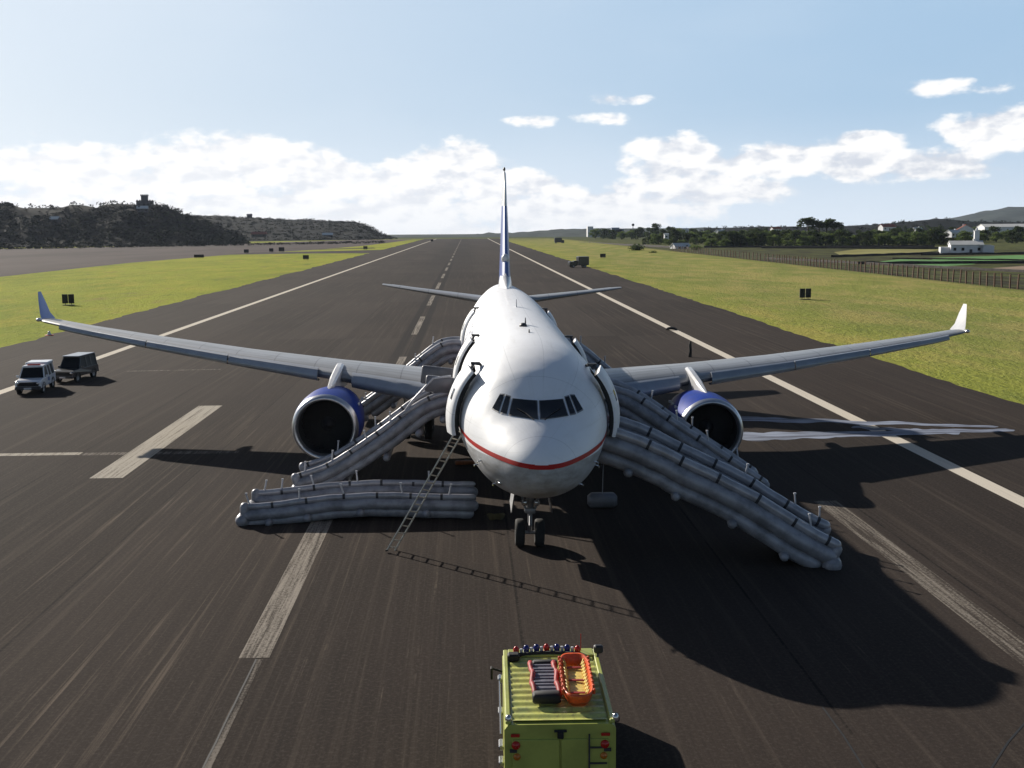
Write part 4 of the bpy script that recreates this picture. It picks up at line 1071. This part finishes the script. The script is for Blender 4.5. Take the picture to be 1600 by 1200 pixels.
def finloft(name, S, m):
    b = MB(); rows = []
    for z, y, c, t in S: rows.append([(w, y+u, z) for u, w in foil(c, t, 0)])
    b.grid(rows, True); n = len(rows[0]); b.f.append(tuple(range(n))); b.f.append(tuple((len(S)-1)*n+k for k in range(n)))
    return b.build(name, m, air, smooth=True, angle=50)
def fs_(z): t = (z-7.6)/(16.35-7.6); return (z, 45.7+t*8.6, 8.4-t*5.5, .108-.02*t)
fin = finloft('fin', [fs_(z) for z in (7.5, 8.6, 10, 12, 13.6)], MT['finblue'])
tip = finloft('fin_tip', [fs_(13.6), fs_(15), fs_(16.15), (16.4, 54.9, 2.4, .05)], MT['white'])
tip.parent = fin
b = MB()   # pale strip paints the sunlit leading edge; star-like flash low on the fin
rows = [[(x_, fs_(z)[1]+q, z) for x_, q in ((-.10, .10), (-.05, -.012), (0, -.03), (.05, -.012), (.10, .10))] for z in (8.2, 10, 12, 13.5)]
b.grid(rows); b.build('leading_edge', MT['pale'], fin, smooth=True, fix=False)
b = MB(); b.ball((0, fs_(9.7)[1]+.12, 9.7), (.30, .35, .36), 14, 10); b.build('emblem', MT['white'], fin, smooth=True)
b = MB(); rows = []
for y, h, w in ((41.5, 0, .02), (43.0, .12, .10), (44.6, .34, .2), (46.2, .75, .34), (47.5, 1.3, .40)):
    z = sec(y)[0]-.12; rows.append([(-w*1.3, y, z), (-w, y, z+h*.6), (0, y, z+h+.12), (w, y, z+h*.6), (w*1.3, y, z)])
b.grid(rows); b.build('dorsal_fairing', MT['white'], fin, smooth=True)
b = MB(); b.lathe([(56.6, .72), (58.3, .36), (58.75, .28), (58.7, .20), (58.2, .18)], (0, 0, 6.75), 'Y', 20); b.build('tail_cone', MT['darkgrey'], air, smooth=True)
b = MB(); b.ball((0, 55.4, 16.55), (.10, .3, .16), 10, 6); b.build('antenna', MT['darkgrey'], fin, smooth=True)

# ---- landing gear
def wheel(parent, c, r, w, ax='X'):
    b = MB(); b.lathe([(-w/2*.75, r*.62), (-w/2, r*.78), (-w/2*.92, r*.93), (-w/4, r), (w/4, r), (w/2*.92, r*.93), (w/2, r*.78), (w/2*.75, r*.62)], c, ax, 30, True)
    wh = b.build('wheel', MT['tyre'], parent, smooth=True)
    b = MB(); b.lathe([(-w*.36, r*.62), (-w*.30, r*.50), (-w*.20, r*.40), (-w*.26, r*.18), (-w*.40, r*.05), (w*.40, r*.05), (w*.26, r*.18), (w*.20, r*.40), (w*.30, r*.50), (w*.36, r*.62)], c, ax, 24); b.build('hub', MT['grey'], wh, smooth=True)
    return wh
ng = MB()
ng.tube([(0, 6.45, 2.75), (0, 6.62, 1.3)], .14, 14); ng.tube([(0, 6.62, 1.35), (0, 6.67, .5)], .085, 12)
ng.tube([(-.55, 6.67, .53), (.55, 6.67, .53)], .07, 10); ng.box((0, 6.60, 1.42), (.42, .30, .22), bev=.04)
for s in (-1, 1): ng.tube([(0, 6.5, 1.2), (s*.02, 6.15, .95), (0, 6.6, .62)], .04, 6); ng.tube([(s*.18, 6.5, 1.5), (s*.42, 6.8, 2.3)], .05, 8)
ng.tube([(0, 6.5, 1.6), (0, 5.4, 2.5)], .06, 8)
gear = ng.build('nose_gear', MT['grey'], air, smooth=True, angle=50)
for s in (-1, 1): wheel(gear, (s*.37, 6.67, .525), .525, .36)
for s in (-1, 1):
    b = MB(); b.lathe([(6.28, .01), (6.28, .11), (6.40, .13), (6.46, .05)], (s*.22, 0, 1.75), 'Y', 14); b.build('landing_light', MT['chrome'], gear, smooth=True)
    b = MB(); b.grid([[(s*(.62+.05*k2), y, z) for k2, z in enumerate((2.35, 2.0, 1.62))] for y in (5.3, 5.9, 6.5, 7.1)]); b.grid([[(s*(.66+.05*k2), y, z) for k2, z in enumerate((2.35, 2.0, 1.62))] for y in (5.3, 5.9, 6.5, 7.1)]); b.build('gear_door', MT['white'], gear, smooth=True)
for s in (-1, 1):
    b = MB(); cx = s*5.34; zb = .12*s
    b.tube([(cx-s*.3, 28.6, 3.6), (cx, 28.85, 1.9)], .24, 14); b.tube([(cx, 28.85, 1.9), (cx, 28.85, .75)], .15, 12)
    b.tube([(cx, 27.8, .72), (cx, 29.9, .72)], .14, 10); b.tube([(cx-s*.1, 28.8, 2.4), (cx-s*2.4, 28.4, 3.0)], .10, 8)
    for yy in (27.9, 29.8): b.tube([(cx-.85, yy, .7), (cx+.85, yy, .7)], .09, 8)
    mg = b.build('main_gear', MT['grey'], air, smooth=True, angle=50)
    for yy in (27.9, 29.8):
        for q in (-1, 1): wheel(mg, (cx+q*.62, yy, .66), .66, .46)
    b = MB(); b.box((cx+s*.8, 28.9, 2.5), (.06, 2.2, 1.9), ry=s*.15); b.build('gear_door', MT['fus'], mg)

# ================================================================== EVACUATION SLIDES
def slide(name, label, path, side, width=2.5, rail=.17, body=.27, deep=.55, posts=(), toe=True, group=None, fl=True, lowk=1.7):
    """path: world points along the middle of the sliding surface, side: unit vector across"""
    path = [Vector(p) for p in path]; base = path[-1].copy(); base.z = 0
    t = thing(name, label, 'evacuation slide', base, 0, group)
    side = Vector(side).normalized()
    # resample smoothly
    P = []; n = len(path)
    for i in range(n-1):
        p0, p1, p2, p3 = path[max(i-1, 0)], path[i], path[i+1], path[min(i+2, n-1)]
        for k in range(6):
            u = k/6; P.append(.5*((2*p1)+(p2-p0)*u+(2*p0-5*p1+4*p2-p3)*u*u+(3*p1-p0-3*p2+p3)*u**3))
    P.append(path[-1]); P = [p-base for p in P]
    Nn = []
    for i in range(len(P)):
        tt = (P[min(i+1, len(P)-1)]-P[max(i-1, 0)]).normalized(); nn = tt.cross(side)
        if nn.z < 0: nn = -nn
        Nn.append(nn.normalized())
    def off(a, h): return [p+side*a+q*h for p, q in zip(P, Nn)]
    hw = width/2
    rnd = random.Random(len(label))
    def wob(pts, a=.024): return [p+Vector((a*noise.noise(p*2.1), 0, a*1.6*noise.noise(p*1.3))) for p in pts]
    for a in (-hw, hw):
        b = MB(); b.capsule(wob(off(a, .10)), body, 14); st = b.build('side_tube', MT['slide'], t, smooth=True)
        b = MB(); b.capsule(wob(off(a*.985, .10+body+rail*.75), .022), rail, 12); b.build('rail_tube', MT['railf'], st, smooth=True)
        b = MB(); b.capsule(wob([p for p in off(a*.93, .10-body*lowk)][1:-2]), body*.92, 12); b.build('lower_tube', MT['slide'], st, smooth=True)
        L = 0; rails = off(a*.985, .10+body+rail*.75)
        for i in range(1, len(P)-1):
            L += (P[i]-P[i-1]).length
            if L > 1.25:
                L = 0; d = (P[i+1]-P[i]).normalized()*.05; b = MB(); b.tube([rails[i]-d, rails[i]+d], rail*1.07, 12); b.build('band', MT['band'], st)
    b = MB(); b.capsule(wob(off(0, .10)), .15, 12); b.build('centre_tube', MT['slide'], t, smooth=True)
    b = MB(); rows = [[p+side*(hw*k)+q*(-.03-.05*(1-abs(abs(k)*2-1))) for k in (-.95, -.7, -.5, -.3, 0, .3, .5, .7, .95)] for p, q in zip(P, Nn)]; b.grid(rows)
    b.grid([[v-Nn[i]*.03 for v in r] for i, r in enumerate(rows)]); b.build('sliding_surface', MT['slidefl'], t, smooth=True)
    if toe:
        p, q = P[-1], Nn[-1]; e = (P[-1]-P[-2]).normalized()
        b = MB(); b.capsule([p-side*(hw+.10)+q*(-.12)+e*.22, p+side*(hw+.10)+q*(-.12)+e*.22], body*1.05, 14); b.build('toe_tube', MT['slide'], t, smooth=True)
        for a in (-1, 1):
            b = MB(); b.capsule([p+side*(a*hw)+q*.42+e*.10, p+side*(a*hw)-q*.26+e*.10], .20, 12); b.build('end_tube', MT['slide'], t, smooth=True)
    # cross tubes under the surface
    for fr in (.22, .42, .62, .82):
        i = int(fr*(len(P)-1)); p, q = P[i], Nn[i]; hgt = min(deep, max(.2, p.z-.3))
        b = MB(); b.capsule([p-side*(hw+.25)-q*(.1+hgt), p+side*(hw+.25)-q*(.1+hgt)], .17, 10); b.build('support_tube', MT['slide'], t, smooth=True)
    for fr, a in posts:
        i = int(fr*(len(P)-1)); p = off(a*hw*.985, .10+body+rail*1.6)[i]; b = MB(); lean = (P[min(i+1, len(P)-1)]-P[i-1]).normalized()*rnd.uniform(-.1, .12)
        b.tube([p, p+Vector((0, 0, .40))+lean], [.036, .034], 8); b.box(tuple(p+Vector((0, 0, .42))+lean), (.09, .08, .05)); b.build('post', MT['post'], t)
    return t
# detached slide lying across the runway before the left front door
slide('evacuation_slide', 'grey inflated slide lying flat on the runway beside the long ladder', [(.1, 46.0, .46), (-1.5, 46.05, .50), (-3.5, 46.1, .58), (-5.5, 46.05, .55), (-7.2, 45.9, .40), (-8.4, 45.8, .30), (-9.1, 45.75, .30)], (0, 1, 0), 2.4, body=.25, rail=.13, lowk=1.35, deep=.12,
      posts=[(.12, -1), (.30, -1), (.48, -1), (.66, -1), (.98, -1), (.22, 1), (.45, 1), (.62, 1), (.80, 1), (.92, 1)])
def plw(x, y, z): return W(x, y, z)
a = plw(-2.75, 16.7, 4.35); e = plw(-10.9, 16.0, .32)
s2 = slide('evacuation_slide', 'grey inflated slide from the second door passing in front of the left engine', [plw(-2.75, 16.6, 4.1), plw(-3.6, 16.5, 4.02), plw(-4.5, 16.4, 3.62), plw(-5.6, 16.3, 2.8), plw(-6.9, 16.2, 1.85), plw(-8.5, 16.1, .85), plw(-9.9, 16.0, .35)], (.0, 1, 0), 2.35, body=.25, rail=.13, lowk=1.5, posts=[(.5, -1), (.66, -1), (.82, -1), (.97, -1), (.62, 1), (.82, 1)])
for (x, y, z, w_, h_) in ((-3.7, 15.35, 4.9, 1.3, .75), (-3.9, 17.6, 5.0, 1.5, .85)):
    b = MB(); q = W(x, y, z)-s2.location; b.box(tuple(q), (w_, .26, h_), bev=.11, ry=.12); b.build('ramp_bolster', MT['slidefl'], s2, smooth=True, angle=60)
b = MB(); q = [W(-3.2, 15.3, 5.3)-s2.location, W(-4.0, 15.25, 5.2)-s2.location, W(-4.9, 15.2, 4.2)-s2.location, W(-5.4, 15.2, 3.5)-s2.location]; b.tube(q, .06, 8); b.build('handrail_strap', MT['post'], s2, smooth=True)
slide('evacuation_slide', 'large grey slide running down from the front door into the nose shadow', [plw(2.75, 6.55, 4.2), plw(3.9, 6.4, 3.85), plw(5.6, 6.0, 3.08), plw(7.6, 5.5, 2.2), plw(9.4, 5.0, 1.15), plw(10.6, 4.75, .55)], (.17, .985, 0), 2.6, body=.31, rail=.19, posts=[(.62, 1), (.80, 1), (.96, 1), (.84, -1)])
slide('evacuation_slide', 'shaded grey slide from the second door ending in front of the right engine', [plw(2.75, 16.7, 4.35), plw(4.0, 16.7, 4.3), plw(5.0, 16.2, 4.0), plw(6.6, 15.6, 3.0), plw(8.6, 14.9, 1.75), plw(10.4, 14.4, .6)], (.05, 1, 0), 2.4, posts=[(.5, 1), (.7, 1), (.74, -1), (.9, 1), (.6, -1)])
slide('evacuation_slide', 'grey inflated slide behind the left wing, reaching the ground beyond the engine', [plw(-2.75, 34.5, 4.45), plw(-4.0, 34.5, 4.35), plw(-5.4, 34.5, 3.3), plw(-7.2, 34.5, 1.8), plw(-8.9, 34.5, .5)], (0, 1, 0), 2.3, posts=[(.35, 1), (.5, -1), (.75, 1), (.95, -1)])
slide('evacuation_slide', 'shaded grey slide behind the right wing root', [plw(2.75, 34.5, 4.45), plw(4.0, 34.5, 4.35), plw(5.4, 34.5, 3.3), plw(7.2, 34.5, 1.8), plw(8.9, 34.5, .5)], (0, 1, 0), 2.3, posts=[(.3, 1), (.5, -1)])

# slide pack cover hanging at the right front door
hb = thing('slide_cover', 'dull grey padded cover hanging on a strap below the right front door', 'cover', G(941, 795))
b = MB(); b.box((0, 0, .38), (1.25, .6, .62), bev=.18); b.build('pad', MT['slidefl'], hb, smooth=True, angle=60)
b = MB(); top = W(2.7, 6.1, 4.4)-hb.location; b.tube([(0, 0, .6), (top.x*.2, top.y*.2, 1.8), tuple(top)], .02, 5); b.build('strap', MT['post'], hb)
# tangle of gear hanging from the left door sill
hb = thing('rescue_pack', 'yellow and orange survival pack lying below the left front door', 'survival pack', G(728, 726))
b = MB(); b.box((0, 0, .11), (1.1, .28, .18), bev=.07, rz=.1); b.build('pack', MT['packor'], hb, smooth=True, angle=60)
b = MB(); b.tube([(.4, 0, .3), (.5, .1, .6), (.3, .2, .85)], .05, 6); b.build('strap', MT['yellow'], hb)
hb = thing('cable_bundle', 'small yellow bundle on the tarmac left of the nose wheels', 'bundle', G(775, 812))
b = MB()
for k in range(4): b.tube([(cos(a_)*.28*(1+.1*k), sin(a_)*.16, .06+.05*k+.03*sin(3*a_)) for a_ in [i*.6 for i in range(12)]], .03, 5)
b.build('coil', mat('dull_yellow', (.10, .075, .02), .6, 0, .3, 5), hb)

# ================================================================== LADDER from the left front door to the ground
lf, lt = Vector((-3.0, 40.3, 0)), W(-2.62, 5.9, 4.62)
lad = thing('ladder', 'long aluminium ladder leaning from the tarmac up to the left front door', 'ladder', lf)
d = (lt-lf); sd = d.cross(Vector((0, 0, 1))).normalized()
sd = Vector((.30, -.95, 0)); sd = (sd-d.normalized()*sd.dot(d.normalized())).normalized()
sd = (Vector((.72, .60, .0))); dn = d.normalized(); sd = (sd-dn*sd.dot(dn)).normalized()
hw = .20
for s in (-1, 1):
    b = MB(); b.tube([sd*s*hw, sd*s*hw+d*1.03], .036, 6); b.build('side_rail', MT['ladder_m'], lad)
nr = 17; rg = None
for k in range(nr):
    b = MB(); p = d*((k+.6)/nr); b.tube([p-sd*hw, p+sd*hw], .026, 6); b.build('rung', MT['ladder_m'], lad)
for s in (-1, 1):
    b = MB(); b.box(tuple(sd*s*hw+Vector((0, 0, .03))), (.09, .12, .06)); b.build('foot', MT['tyre'], lad)

# ================================================================== VEHICLES
def extrude_profile(b, prof, w, taper=None):
    """prof: (y, z) side outline; w: half width function of z"""
    n = len(prof); vs = []
    for s in (-1, 1):
        for y, z in prof: vs.append((s*w(z, y), y, z))
    b.add(vs, [tuple(range(n-1, -1, -1)), tuple(range(n, 2*n))]+[(i, (i+1) % n, n+(i+1) % n, n+i) for i in range(n)])
def suv(name, label, cat, p, rz, paint, pickup=False, Lg=4.7, Wd=1.85, Ht=1.95, scale=1.0):
    """faces -y"""
    t = thing(name, label, cat, p, rz); hw = Wd/2; f0 = -Lg/2; f1 = Lg/2
    b = MB(); prof = [(f0+.05, .45), (f0, .62), (f0+.03, .95), (f0+.25, 1.06), (f0+1.25, 1.12), (f1-.05, 1.12), (f1, .9), (f1, .5), (f1-.1, .42)]
    extrude_profile(b, prof, lambda z, y: hw-(.05 if z > 1.05 else 0)-(.04 if z < .5 else 0)); body = b.build('body', paint, t)
    m = body.modifiers.new('bevel', 'BEVEL'); m.width = .05; m.segments = 2; m.limit_method = 'ANGLE'
    gl0, gl1 = f0+1.2, (f1-.12)
    b = MB(); cab = [(gl0, 1.10), (gl0+.55, Ht-.12), (gl1-.10, Ht-.12), (gl1, 1.10)]
    extrude_profile(b, cab, lambda z, y: hw-.06-(.14 if z > 1.3 else 0)); cabin = b.build('windows', MT['carglass'], t)
    b = MB(); b.box((0, (gl0+.5+gl1-.05)/2, Ht-.06), (Wd-.36, gl1-gl0-.55, .14), bev=.05); b.build('roof', paint, t, smooth=True, angle=40)
    b = MB()
    for s in (-1, 1):
        x0, x1 = hw-.055, hw-.195
        b.tube([(s*x0, gl0+.02, 1.10), (s*x1, gl0+.56, Ht-.11)], .045, 6)
        for q in (.36, .64, .98): yy = gl0+.35+(gl1-gl0-.4)*q; b.tube([(s*x0, yy, 1.10), (s*x1, yy-.03, Ht-.11)], .05, 6)
    b.build('pillars', paint, t)
    b = MB()
    for s in (-1, 1): b.box((s*(hw+.12), gl0+.25, 1.22), (.20, .10, .17), bev=.03)
    b.build('mirror', paint, t)
    b = MB(); b.box((0, f0-.08, .52), (Wd-.04, .18, .24), bev=.05); b.build('bumper', MT['darkgrey'], t, smooth=True, angle=40)
    b = MB(); b.box((0, f1+.06, .52), (Wd-.1, .16, .22), bev=.05); b.build('bumper', MT['darkgrey'], t, smooth=True, angle=40)
    b = MB(); b.box((0, f0-.012, .80), (Wd*.80, .05, .30)); 
    for k in range(5): b.box((0, f0-.045, .73+k*.045), (Wd*.53, .03, .012))
    b.build('grille', MT['black'], t)
    b = MB(); b.box((0, f0-.18, .50), (.52, .02, .13)); b.build('number_plate', MT['white'], t)
    for s in (-1, 1):
        b = MB(); b.lathe([(f0-.04, .01), (f0-.05, .10), (f0+.02, .12)], (s*(hw-.22), 0, .84), 'Y', 14); b.build('headlight', MT['chrome'], t, smooth=True)
        b = MB(); b.box((s*(hw-.12), f1+.01, .85), (.14, .05, .26)); b.build('tail_light', MT['lampred'], t)
        for yy in (f0+.85, f1-.95):
            wheel(t, (s*(hw-.14), yy, .38), .38, .25)
            b = MB(); b.lathe([(0, .46), (.08, .46), (.08, .41), (0, .41)], (s*(hw-.03)-.04, yy, .40), 'X', 20, True); b.build('wheel_arch', MT['black'], t, smooth=True, angle=40)
    return t
p = G(60, 611); pw = suv('rescue_jeep', 'white jeep with raised rear cover parked on the left edge line', 'jeep', (p.x-.25, p.y+.3, 0), .13, MT['carwhite'])
b = MB(); b.box((0, 1.35, 1.98), (1.62, 1.75, .22), bev=.07); b.build('rear_hardtop', MT['carwhite'], pw, smooth=True, angle=40)
b = MB(); b.box((0, -.25, 1.99), (.9, .22, .14), bev=.04); b.build('light_bar', MT['lampred'], pw)
b = MB(); b.lathe([(0, .01), (.005, .30), (.01, .32)], (.90, .1, .78), 'X', 20); b.build('door_emblem', mat('emblem_blue', (.12, .17, .33), .5), pw)
p = G(122, 592); dv = suv('parked_van', 'dark green van with pale roof parked behind the white jeep', 'van', (p.x+.0, p.y-.3, 0), -.12, MT['cardark'], Ht=2.1, Lg=4.8); dv.scale = (.93, .93, .93)
b = MB(); b.box((0, .6, 2.13), (1.5, 3.0, .06), bev=.02); b.build('roof_panel', mat('van_roof_grey', (.32, .36, .42), .35, 0, .15, 2), dv)
b = MB(); b.box((0, 2.5, 1.1), (.75, .22, .75), bev=.1); b.build('spare_wheel', MT['tyre'], dv)
# dark truck far down the right shoulder: low flat front and tall dark body
p = G(903, 418); tk = thing('parked_truck', 'small dark truck parked on the right shoulder far down the runway', 'truck', p, .25)
b = MB(); b.box((1.5, 0, 2.0), (3.3, 2.6, 2.6), bev=.18); b.build('cargo_body', MT['cardark'], tk, smooth=True, angle=40)
b = MB(); b.box((-1.7, 0, 1.15), (2.4, 2.2, 1.3), bev=.2); b.box((-.9, 0, 1.75), (1.1, 1.9, .6), taper=.8, bev=.1); b.build('cab', MT['cardark'], tk, smooth=True, angle=40)
b = MB(); b.box((-1.2, -.97, 1.8), (.9, .06, .35)); b.build('window', MT['carglass'], tk)
for s in (-1, 1):
    for x in (-1.8, 1.9): wheel(tk, (x, s*1.05, .45), .45, .3, 'Y')
p = G(872, 380.5); t2 = thing('parked_truck', 'dark vehicle at the far end of the right grass, no bigger than a dot', 'truck', p, .1)
b = MB(); b.box((0, 0, 2.6), (5.5, 3, 3.6), bev=.3); b.box((3.4, 0, 1.6), (2.4, 2.6, 2.0), bev=.3); b.build('body', MT['cardark'], t2, smooth=True, angle=40)
for x in (-1.8, 3.4): wheel(t2, (x, -1.3, .6), .6, .4, 'Y')

# ================================================================== LIME RESCUE TRUCK in the foreground (seen from behind and above)
tr = thing('rescue_truck', 'lime yellow rescue truck with ribbed roof parked nose-on to the airliner', 'rescue truck', (1.70, 21.84, 0), -.02)
TW, TL, TH = 2.13, 3.68, 2.55      # body box, front at +y
hw = TW/2
b = MB(); rows = []
sec_ = [(-hw, .55), (-hw, 1.0), (-hw-.0, TH-.10), (-hw+.05, TH-.03), (-hw+.12, TH), (hw-.12, TH), (hw-.05, TH-.03), (hw, TH-.10), (hw, 1.0), (hw, .55)]
b.grid([[(x, y, z) for x, z in sec_] for y in (-TL/2, -TL/2+.04, 0, TL/2)], True); b.f.append(tuple(range(10))); b.f.append(tuple(30+k for k in range(10)))
body = b.build('body', MT['lime'], tr, smooth=True, angle=30)
b = MB()   # ribbed roof: real corrugations across the truck
rows = []; n = 150
for i in range(n+1):
    y = -TL/2+.10+(TL-.55)*i/n; z = TH+.022+.020*cos(2*pi*i/n*11)
    rows.append([(x, y, z) for x in (-hw+.16, -.4, 0, .4, hw-.16)])
b.grid(rows); b.build('roof', MT['limeroof'], tr, smooth=True)
for s in (-1, 1): b = MB(); b.box((s*(hw-.07), 0, TH+.03), (.10, TL-.05, .08), bev=.02); b.build('gutter', MT['lime'], tr)
b = MB(); b.box((0, TL/2+1.45, 1.0), (TW-.10, 2.9, .95), bev=.14); b.box((0, TL/2+.35, 1.5), (TW-.06, .8, 1.0), bev=.12); b.box((0, TL/2+.18, 2.12), (TW-.12, .55, .62), bev=.12); b.build('cab', MT['lime'], tr, smooth=True, angle=40)
b = MB(); b.box((0, TL/2+.47, 2.08), (TW-.3, .06, .46), rx=.3); b.build('windscreen', MT['carglass'], tr)
yb = -TL/2
b = MB(); b.box((0, yb-.05, .55), (TW+.04, .2, .28), bev=.05); b.build('bumper', MT['darkgrey'], tr)
# rear face: doors, hinges, lamps
for s in (-1, 1):
    dr = MB(); dr.box((s*.47, yb-.022, 1.45), (.90, .04, 1.62), bev=.015); dd = dr.build('rear_door', MT['lime'], tr)
    h = MB()
    for z in (.9, 1.45, 2.05): h.box((s*.90, yb-.055, z), (.14, .03, .06))
    h.build('hinge', MT['darkgrey'], dd)
    h = MB(); h.tube([(s*.10, yb-.10, 1.2), (s*.10, yb-.10, 1.7)], .018, 6); h.build('handle', MT['chrome'], dd)
    for (x, z, r, m) in ((.85, 2.16, .085, 'lampred'), (.83, 1.93, .07, 'lampamber')):
        b = MB(); b.lathe([(yb-.10, .01), (yb-.09, r*.8), (yb-.055, r), (yb-.04, r)], (s*x, 0, z), 'Y', 18); b.build('tail_light', MT[m], tr, smooth=True)
    b = MB(); b.box((s*.86, yb-.055, 2.36), (.17, .04, .06), bev=.01); b.build('marker_lamp', MT['lampred'], tr)
b = MB(); b.box((0, yb-.06, 2.36), (.12, .06, .14), bev=.02); b.tube([(-.12, yb-.06, 2.44), (.12, yb-.06, 2.44)], .025, 6); b.build('door_lock', MT['black'], tr)
b = MB(); b.box((.55, yb-.06, 2.02), (.03, .03, .7)); b.box((.72, yb-.06, 1.78), (.34, .03, .03)); b.box((.72, yb-.06, 2.1), (.3, .03, .03)); b.build('ladder_step', MT['darkgrey'], tr)
for (x, y) in ((-hw+.08, yb+.1), (hw+.0, yb+.1)):
    b = MB(); b.lathe([(TH+.02, .06), (TH+.10, .07), (TH+.15, .04), (TH+.16, .01)], (x, y, 0), 'Z', 14); b.build('roof_lamp', MT['chrome'], tr, smooth=True)
# left side fittings
b = MB()
for (y, z, l) in ((-.9, 1.7, .35), (-.9, 1.35, .3), (.2, 1.9, .3), (1.2, 2.2, .25)): b.box((-hw-.06, y, z), (.10, l, .10), bev=.02)
b.tube([(-hw-.07, -1.5, 2.2), (-hw-.07, 1.4, 2.2)], .022, 6); b.build('side_fittings', MT['chrome'], tr)
b = MB(); b.tube([(-hw, TL/2-.25, 2.2), (-hw-.22, TL/2-.2, 2.25)], .025, 6); b.box((-hw-.24, TL/2-.2, 2.15), (.05, .16, .26), bev=.02); b.build('mirror', MT['black'], tr)
b = MB(); b.tube([(hw, yb+.5, 2.3), (hw+.05, yb+.5, 2.38)], .025, 6); b.box((hw+.06, yb+.55, 2.42), (.13, .24, .12), bev=.04); b.build('side_lamp', MT['black'], tr)
# tall spot lamp on the front right roof corner
b = MB(); b.tube([(hw-.06, TL/2-.55, TH), (hw-.04, TL/2-.5, TH+.16)], .025, 8); b.box((hw-.03, TL/2-.5, TH+.24), (.20, .14, .18), bev=.05); b.build('spot_lamp', MT['darkgrey'], tr)
# black box and curved light rack at the roof front
b = MB(); b.box((-hw+.24, TL/2-.55, TH+.11), (.26, .22, .16), bev=.03); b.build('roof_box', MT['black'], tr)
rk = MB(); rk.box((0, TL/2-.22, TH+.05), (TW-.25, .40, .05), bev=.02); rack = rk.build('light_rack', MT['lime'], tr)
rs = random.Random(2)
for k in range(7):
    a = (k-3)/3; x = -.08+a*.68; y = TL/2-.14-.13*a*a; b = MB()
    b.lathe([(TH+.07, .065), (TH+.17, .068), (TH+.22, .045), (TH+.235, .01)], (x, y, 0), 'Z', 14); b.build('beacon', MT['lampred'] if k in (0, 3, 6) else MT['lampblue'], rack, smooth=True)
    if k < 6: b = MB(); b.box((x+.113, y-.02, TH+.13), (.07, .08, .11), bev=.02); b.build('spacer', MT['white'], rack)
b = MB(); b.tube([(-.08+(k-6)/6*.72, TL/2-.30-.13*((k-6)/6)**2, TH+.08) for k in range(13)], .05, 6); b.build('rack_tube', MT['black'], rack)
# whip aerial
b = MB(); b.tube([(.68, TL/2-.15, TH), (.68, TL/2-.13, TH+.45)], .008, 5); b.build('aerial', MT['lampred'], tr)
for s in (-1, 1):
    for y in (-1.0, 3.7): wheel(tr, (s*(hw-.14), y, .40), .40, .26)

# basket stretcher (orange shell, yellow mesh) lying on the roof
def basket(p, rz):
    t = thing('basket_stretcher', 'orange rimmed basket stretcher with yellow mesh on the truck roof', 'stretcher', p, rz)
    L_, w_ = 2.05, .56
    def oval(k, s=1.0, z=0):
        y = -L_/2+L_*k; return y
    pts = []
    for i in range(40):
        a = 2*pi*i/40; c, s_ = cos(a), sin(a); x = w_/2*(abs(c)**.55)*(1 if c > 0 else -1); y = L_/2*(abs(s_)**.45)*(1 if s_ > 0 else -1); pts.append((x, y))
    b = MB(); rings = []
    for sc2, z in ((1.06, .24), (1.14, .25), (1.16, .20), (1.04, .10), (.86, .02), (.80, .06), (.98, .20), (1.06, .24)):
        rings.append([(x*sc2, y*(1+(sc2-1)*.35), z) for x, y in pts])
    b.grid(rings, True); b.build('shell', MT['orange'], t, smooth=True)
    b = MB(); b.grid([[(x*k, y*k*.99, .09-.02*k) for x, y in pts] for k in (.02, .5, .84)], True); b.build('mattress', MT['yellow'], t, smooth=True)
    for s in (-1, 1):
        b = MB(); L2 = []
        for i in range(11): y = -L_/2+.22+i*.16; L2 += [(s*w_*.30, y, .12), (s*w_*.40, y+.08, .20)]
        b.tube(L2, .020, 5); b.build('lacing', MT['yellow'], t, smooth=True)
    for y in (-.62, .0, .66): b = MB(); b.box((0, y, .115), (w_*.66, .06, .02)); b.build('strap', MT['maroon'], t)
    b = MB()
    for s in (-1, 1):
        for i in range(9): y = -.85+i*.21; b.box((s*w_*.56, y, .22), (.05, .07, .09), bev=.015)
    b.build('grip', MT['orange'], t)
    return t
TB = TH+.05
bk = basket((1.70+.42, 21.84-.22, TB), -.035); bk.scale = (.98, 1.0, 1.2)
t = thing('folded_stretcher', 'dark grey slatted stretcher with red webbing beside the orange one', 'stretcher', (1.70-.22, 21.84-.10, TB), -.02); t.scale = (1.08, 1.05, 1.3)
b = MB()
for i in range(13): b.box((0, -.62+i*.105, .10+.012*sin(i*2.1)), (.42, .075, .05), bev=.015)
b.build('slats', mat('slat_blue_grey', (.17, .17, .21), .55, .1, .35, 6), t)
for s in (-1, 1):
    b = MB(); b.tube([(s*.23+.02*sin(y*7), y, .12+.03*sin(y*11)) for y in [-.75+i*.12 for i in range(13)]], .05, 6); b.build('webbing', MT['maroon'], t, smooth=True)
b = MB(); b.box((0, -.83, .09), (.52, .26, .15), bev=.05); b.build('pouch', MT['black'], t, smooth=True, angle=50); b = MB(); b.box((.05, .80, .08), (.5, .18, .12), bev=.04); b.build('pouch', MT['black'], t, smooth=True, angle=50)

# ================================================================== thin air between the camera and the hills
hz = MB(); hz.box((0, 2400, 75), (9000, 5200, 240)); hm = bpy.data.materials.new('haze_air'); hm.use_nodes = True
g = NT(hm.node_tree); g.n.clear(); ho = g.new('ShaderNodeOutputMaterial'); pv = g.new('ShaderNodeVolumePrincipled')
pv.inputs['Color'].default_value = (.66, .76, .95, 1); pv.inputs['Density'].default_value = .000032; pv.inputs['Anisotropy'].default_value = .3
g.l.new(pv.outputs[0], ho.inputs['Volume']); hzo = hz.build('haze', hm); hzo['kind'] = 'stuff'
